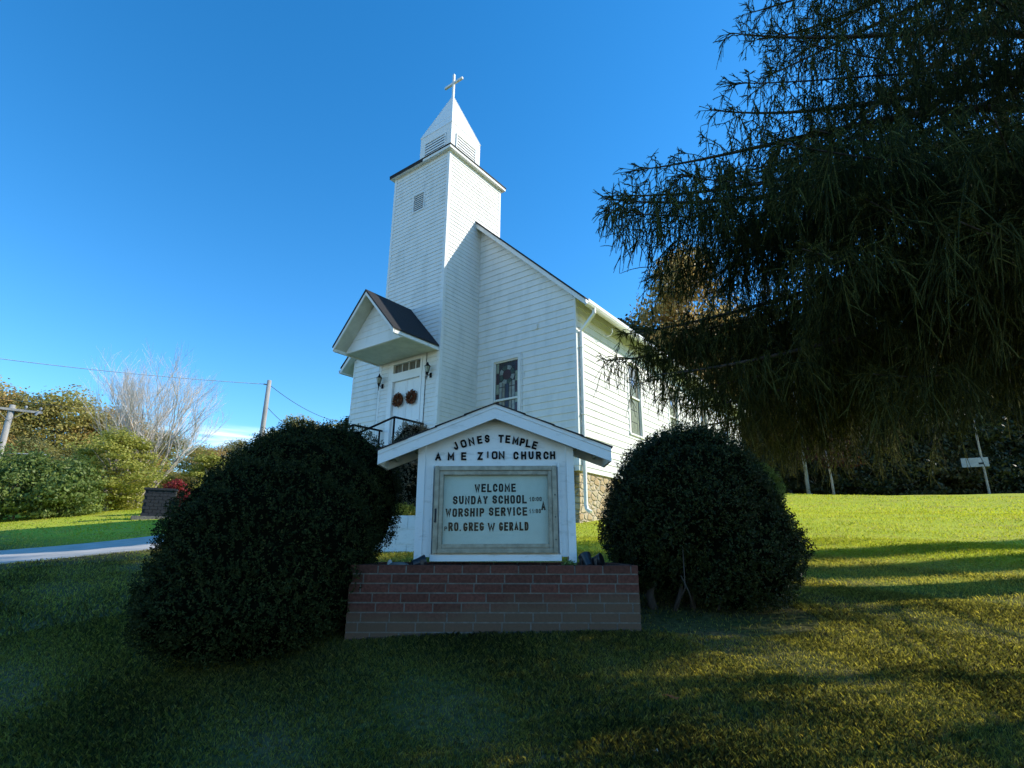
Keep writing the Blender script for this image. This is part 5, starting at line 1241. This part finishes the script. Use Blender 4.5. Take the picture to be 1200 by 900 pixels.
# poles on the right
x, y = pol(28.1, 39.6); g = hz(x, y); mb = MB(); mb.tube([(0, 0, -.5), (0, 0, 11)], [.12, .085], 10); mb.tube([(0, 0, 10.9), (0, 0, 11.05)], [.10, .10], 10)
o = mb.build('light_pole', M['pole_white'], smooth=True); o.location = (x, y, g); tag(o, 'slender pale pole standing at the edge of the dark wood', 'pole')
x, y = pol(40.35, 44.2); g = hz(x, y); bd = empty('sign_board', (x, y, g), (0, 0, radians(-30))); tag(bd, 'small white rectangular board on a thin post at the wood edge', 'sign')
zb = 44.2 * tan(radians(6.85)) - g
mb = MB(); mb.tube([(.25, .06, -.4), (.28, .06, zb + 2.6)], [.07, .05], 8); mb.build('post', M['bark_grey'], bd)
mb = MB(); mb.bbox(-.78, .55, -.03, .03, zb - .28, zb + .28, .01, 0); mb.box(.05, .30, -.036, -.031, zb - .14, zb - .03, 1); mb.build('board', [M['pole_white'], M['stone_dark']], bd)

# poles and wires on the left
def pole(az, r, top_el, label, arm=True):
    x, y = pol(az, r); g = hz(x, y); h = r * tan(radians(top_el)) - g; t = empty('utility_pole', (x, y, g), (0, 0, radians(-az - 6))); tag(t, label, 'utility pole')
    mb = MB(); mb.tube([(0, 0, -.5), (0, 0, h * .5), (0, 0, h)], [.17, .15, .125], 12); mb.build('pole', M['pole_grey'], t, smooth=True)
    if arm:
        mb = MB(); mb.box(-1.25, 1.25, -.19, -.09, h - .32, h - .2); mb.beam((-.6, -.10, h - .3), (0, -.14, h - .85), .04, .02); mb.beam((.6, -.10, h - .3), (0, -.14, h - .85), .04, .02); mb.build('crossarm', M['pole_grey'], t)
        for xx in (-1.15, -.55, .55, 1.15):
            mb = MB(); mb.tube([(xx, -.14, h - .2), (xx, -.14, h - .12), (xx, -.14, h - .1), (xx, -.14, h - .03), (xx, -.14, h + .02)], [.02, .02, .06, .06, .03], 8); mb.build('insulator', M['pole_white'], t, smooth=True)
        mb = MB(); mb.tube([(1.0, -.25, h - .45), (1.12, -.25, h - .22)], .05, 8); mb.tube([(.2, -.2, h - 2.5), (1.9, -.3, h - 2.45)], .03, 5); mb.build('cutout', M['pole_white'], t)
    else:
        mb = MB(); mb.tube([(-.13, 0, h - .28), (-.30, 0, h - .26)], .045, 8); mb.build('insulator', M['pole_white'], t, smooth=True)
    return Vector((x, y, g + h))
pA = pole(-43.0, 38, 10.2, 'pale utility pole with insulators on its crossarm')
pB = pole(-24.7, 36, 15.2, 'plain grey utility pole without crossarm rising behind the largest bush', arm=False)
def wire(a, b, sag, label, m_='wire', r=.018):
    a, b = Vector(a), Vector(b); n = 24; pts = []
    for i in range(n + 1):
        t = i / n; p = a.lerp(b, t); p.z -= sag * 4 * t * (1 - t); pts.append(p)
    mb = MB(); mb.tube([p - a for p in pts], r, 5); o = mb.build('power_line', M[m_]); o.location = a; tag(o, label, 'power line'); return o
xx, yy = pol(-60, 46); wire((xx, yy, 46 * tan(radians(12.7))), pB + Vector((0, 0, -.25)), .55, 'upper white power line running across the sky to the plain pole', 'wire_white', .020)
wire((xx, yy, 46 * tan(radians(11.2))), pol(-30, 60) + (60 * tan(radians(11.0)),), .8, 'lower thin power line crossing above the hillside trees', r=.015)
q1 = pol(-15, 52); wire(pB + Vector((0, 0, -.25)), (q1[0], q1[1], 52 * tan(radians(12.0))), .9, 'upper of two wires from the plain pole towards the church')
q2 = pol(-20, 52); wire(pB + Vector((0, 0, -1.6)), (q2[0], q2[1], 52 * tan(radians(11.0))), .7, 'lower of two wires from the plain pole towards the church')

# monument on the far lawn
x, y = pol(-32.0, 28); g = hz(x, y); mo = empty('stone_monument', (x, y, g), (0, 0, radians(28))); tag(mo, 'dark stone block monument on a slab on the lawn beyond the road', 'monument')
H_ = 28 * tan(radians(4.6)) - g
mb = MB(); mb.bbox(-.85, .8, -.5, .45, -.2, .07, .02); mb.build('base_slab', M['rock'], mo)
mb = MB(); r_ = 0; z = .07
while z < H_ - .1:
    xx = -.56 + (.12 if r_ % 2 else 0)
    while xx < .54:
        mb.bbox(max(xx, -.56), min(xx + .27, .56), -.30 + random.uniform(-.004, .004), .30, z, z + .129, .005); xx += .28
    z += .135; r_ += 1
mb.box(-.54, .54, -.27, .28, .07, H_ - .12)
mb.build('stone_block', M['stone_dark'], mo)
mb = MB(); mb.bbox(-.60, .60, -.34, .34, H_ - .10, H_, .012); mb.build('cap', M['stone_dark'], mo)
# shed at the far left edge
x, y = pol(-45.9, 32); g = hz(x, y); sh = empty('shed', (x, y, g), (0, 0, radians(35))); tag(sh, 'tan roofed open shed behind the bright green shrubs', 'shed')
zt = 32 * tan(radians(3.6)) - g
mb = MB(); mb.prism([(-1.9, zt - .25), (1.9, zt - .25), (1.9, zt - .05), (0, zt + .45), (-1.9, zt - .05)], 'y', -1.3, 1.3); mb.build('roof', M['tan'], sh)
for a in (-1.7, 1.7):
    for b in (-1.1, 1.1):
        mb = MB(); mb.box(a - .06, a + .06, b - .06, b + .06, -.3, zt - .25); mb.build('post', M['tan'], sh)

# fallen leaves
def leaf(px_, py_, size, m_, label, rz):
    v = _F + _R2 * ((px_ - 600) / F_PX) - _U2 * ((py_ - 450) / F_PX); t = 1.0
    for _ in range(400):
        p = v * t
        if p.z < hz(p.x, p.y) + .045: break
        t += .02
    p = v * t; mb = MB(); n = 15; pts = []
    for i in range(n):
        a = 2 * pi * i / n; r = size * (.55 + .45 * (i % 3 == 0)) ; pts.append((r * cos(a), r * sin(a) * .8, .25 * r * abs(cos(a * 1.5)) * .6))
    mb.add([(0, 0, 0)] + pts, [(0, i + 1, (i + 1) % n + 1) for i in range(n)]); mb.tube([(0, 0, 0), (-size * .6, 0, .01), (-size * 1.5, .01, .0)], .0015, 4)
    o = mb.build('fallen_leaf', m_); o.location = (p.x, p.y, hz(p.x, p.y) + .05); o.rotation_euler = (.25, .2, rz); tag(o, label, 'leaf')
leaf(789, 820, .045, M['leaf_orange'], 'orange curled fallen leaf on the shaded lawn', .4)
leaf(768, 884, .022, M['leaf_pale'], 'tiny pale fallen leaf on the grass near the orange leaf', 2.0)
leaf(1072, 727, .05, M['leaf_pale'], 'tan fallen leaf on the sunlit lawn beyond the round bush', 1.1)

# ------------------------------------------------------------------ grass
def sun_tone(x, y):
    """0 = thin turf with shade painted into its colour, 1 = lush lawn brightened as if sunlit"""
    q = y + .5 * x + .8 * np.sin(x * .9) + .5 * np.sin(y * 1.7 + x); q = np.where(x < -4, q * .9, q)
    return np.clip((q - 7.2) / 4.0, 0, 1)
def grass():
    allV, allR = [], []
    def band(r0, r1, dens, hmin, hmax, wid, amax=50):
        area = radians(2 * amax) / 2 * (r1 ** 2 - r0 ** 2); n = int(area * dens)
        r = np.sqrt(RNG.uniform(r0 ** 2, r1 ** 2, n)); a = RNG.uniform(-radians(amax), radians(amax), n); x, y = r * np.sin(a), r * np.cos(a)
        keep = ~((x > PX0 - .01) & (x < PX1 + .01) & (y > PY0 - .01) & (y < PY1))
        ux = (x - CX) * cos(A) - (y - CY) * sin(A); wy = (x - CX) * sin(A) + (y - CY) * cos(A)
        keep &= ~((ux > LEFT_U) & (ux < 0) & (wy > -.0)) & ~((ux > -6.6) & (ux < -3.6) & (wy > -5.7) & (wy < 0))
        # road
        if r1 > 9:
            m_ = (x < -3) & keep; ii = np.where(m_)[0]
            if len(ii):
                d2 = np.full(len(ii), 1e9)
                for p in ROADPTS[::2]: d2 = np.minimum(d2, (x[ii] - p[0]) ** 2 + (y[ii] - p[1]) ** 2)
                keep[ii[d2 < 2.46 ** 2]] = False
        # thin patches: under the right bush and noise patches
        nzv = np.sin(x * 1.7 + 1.3 * np.sin(y * 1.1)) * np.cos(y * 2.1 + x * .6) + .5 * np.sin(x * 5.1 + y * 3.7)
        bare = ((x - 1.6) ** 2 / .9 + (y - 5.0) ** 2 / .5) < 1
        keep &= ~(bare & (RNG.random(n) < .9)); keep &= ~((nzv < -.75) & (RNG.random(n) < .45))
        x, y, nzv = x[keep], y[keep], nzv[keep]; n = len(x)
        z = height(x, y)
        hgt = RNG.uniform(hmin, hmax, n) * (1 + .25 * np.clip(nzv, -1, 1)); az = RNG.random(n) * 2 * pi; ln = RNG.uniform(.1, .85, n)
        lean = np.stack([np.cos(az), np.sin(az), np.zeros(n)], 1) * (hgt * ln)[:, None]
        sd = np.stack([-np.sin(az), np.cos(az), np.zeros(n)], 1); w = (wid * RNG.uniform(.6, 1.3, n))[:, None]
        b = np.stack([x, y, z - .004], 1); up = np.zeros((n, 3)); up[:, 2] = hgt
        mid = b + up * .6 + lean * .28; tip = b + up * RNG.uniform(.75, 1, n)[:, None] + lean
        V = np.stack([b - sd * w / 2, b + sd * w / 2, mid + sd * w * .42, tip, mid - sd * w * .42], 1).reshape(-1, 3)
        fr = sun_tone(x, y); g1 = np.clip(.16 + .10 * RNG.normal(size=n) - .07 * nzv + (RNG.random(n) < .12) * .22, 0, .42); g2 = np.clip(.70 + .12 * RNG.normal(size=n) - .08 * nzv, .45, 1)
        c = g1 * (1 - fr) + g2 * fr  # blade colour carries shade near the sign and sunlight on the open lawn
        allV.append(V); allR.append(np.repeat(c, 5))
    band(1.6, 3.2, 22000, .012, .034, .0017, 47)
    band(3.2, 4.8, 14000, .012, .036, .0021, 47)
    band(4.8, 7.0, 7000, .015, .040, .0031, 48)
    band(7.0, 12, 1300, .022, .05, .0065, 48)
    band(12, 22, 190, .022, .05, .015, 48)
    band(22, 36, 45, .03, .06, .04, 48)
    V = np.concatenate(allV); R = np.concatenate(allR); print('blades', len(R) // 5)
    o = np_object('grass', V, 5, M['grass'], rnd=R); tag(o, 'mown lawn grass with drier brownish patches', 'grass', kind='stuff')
grass()
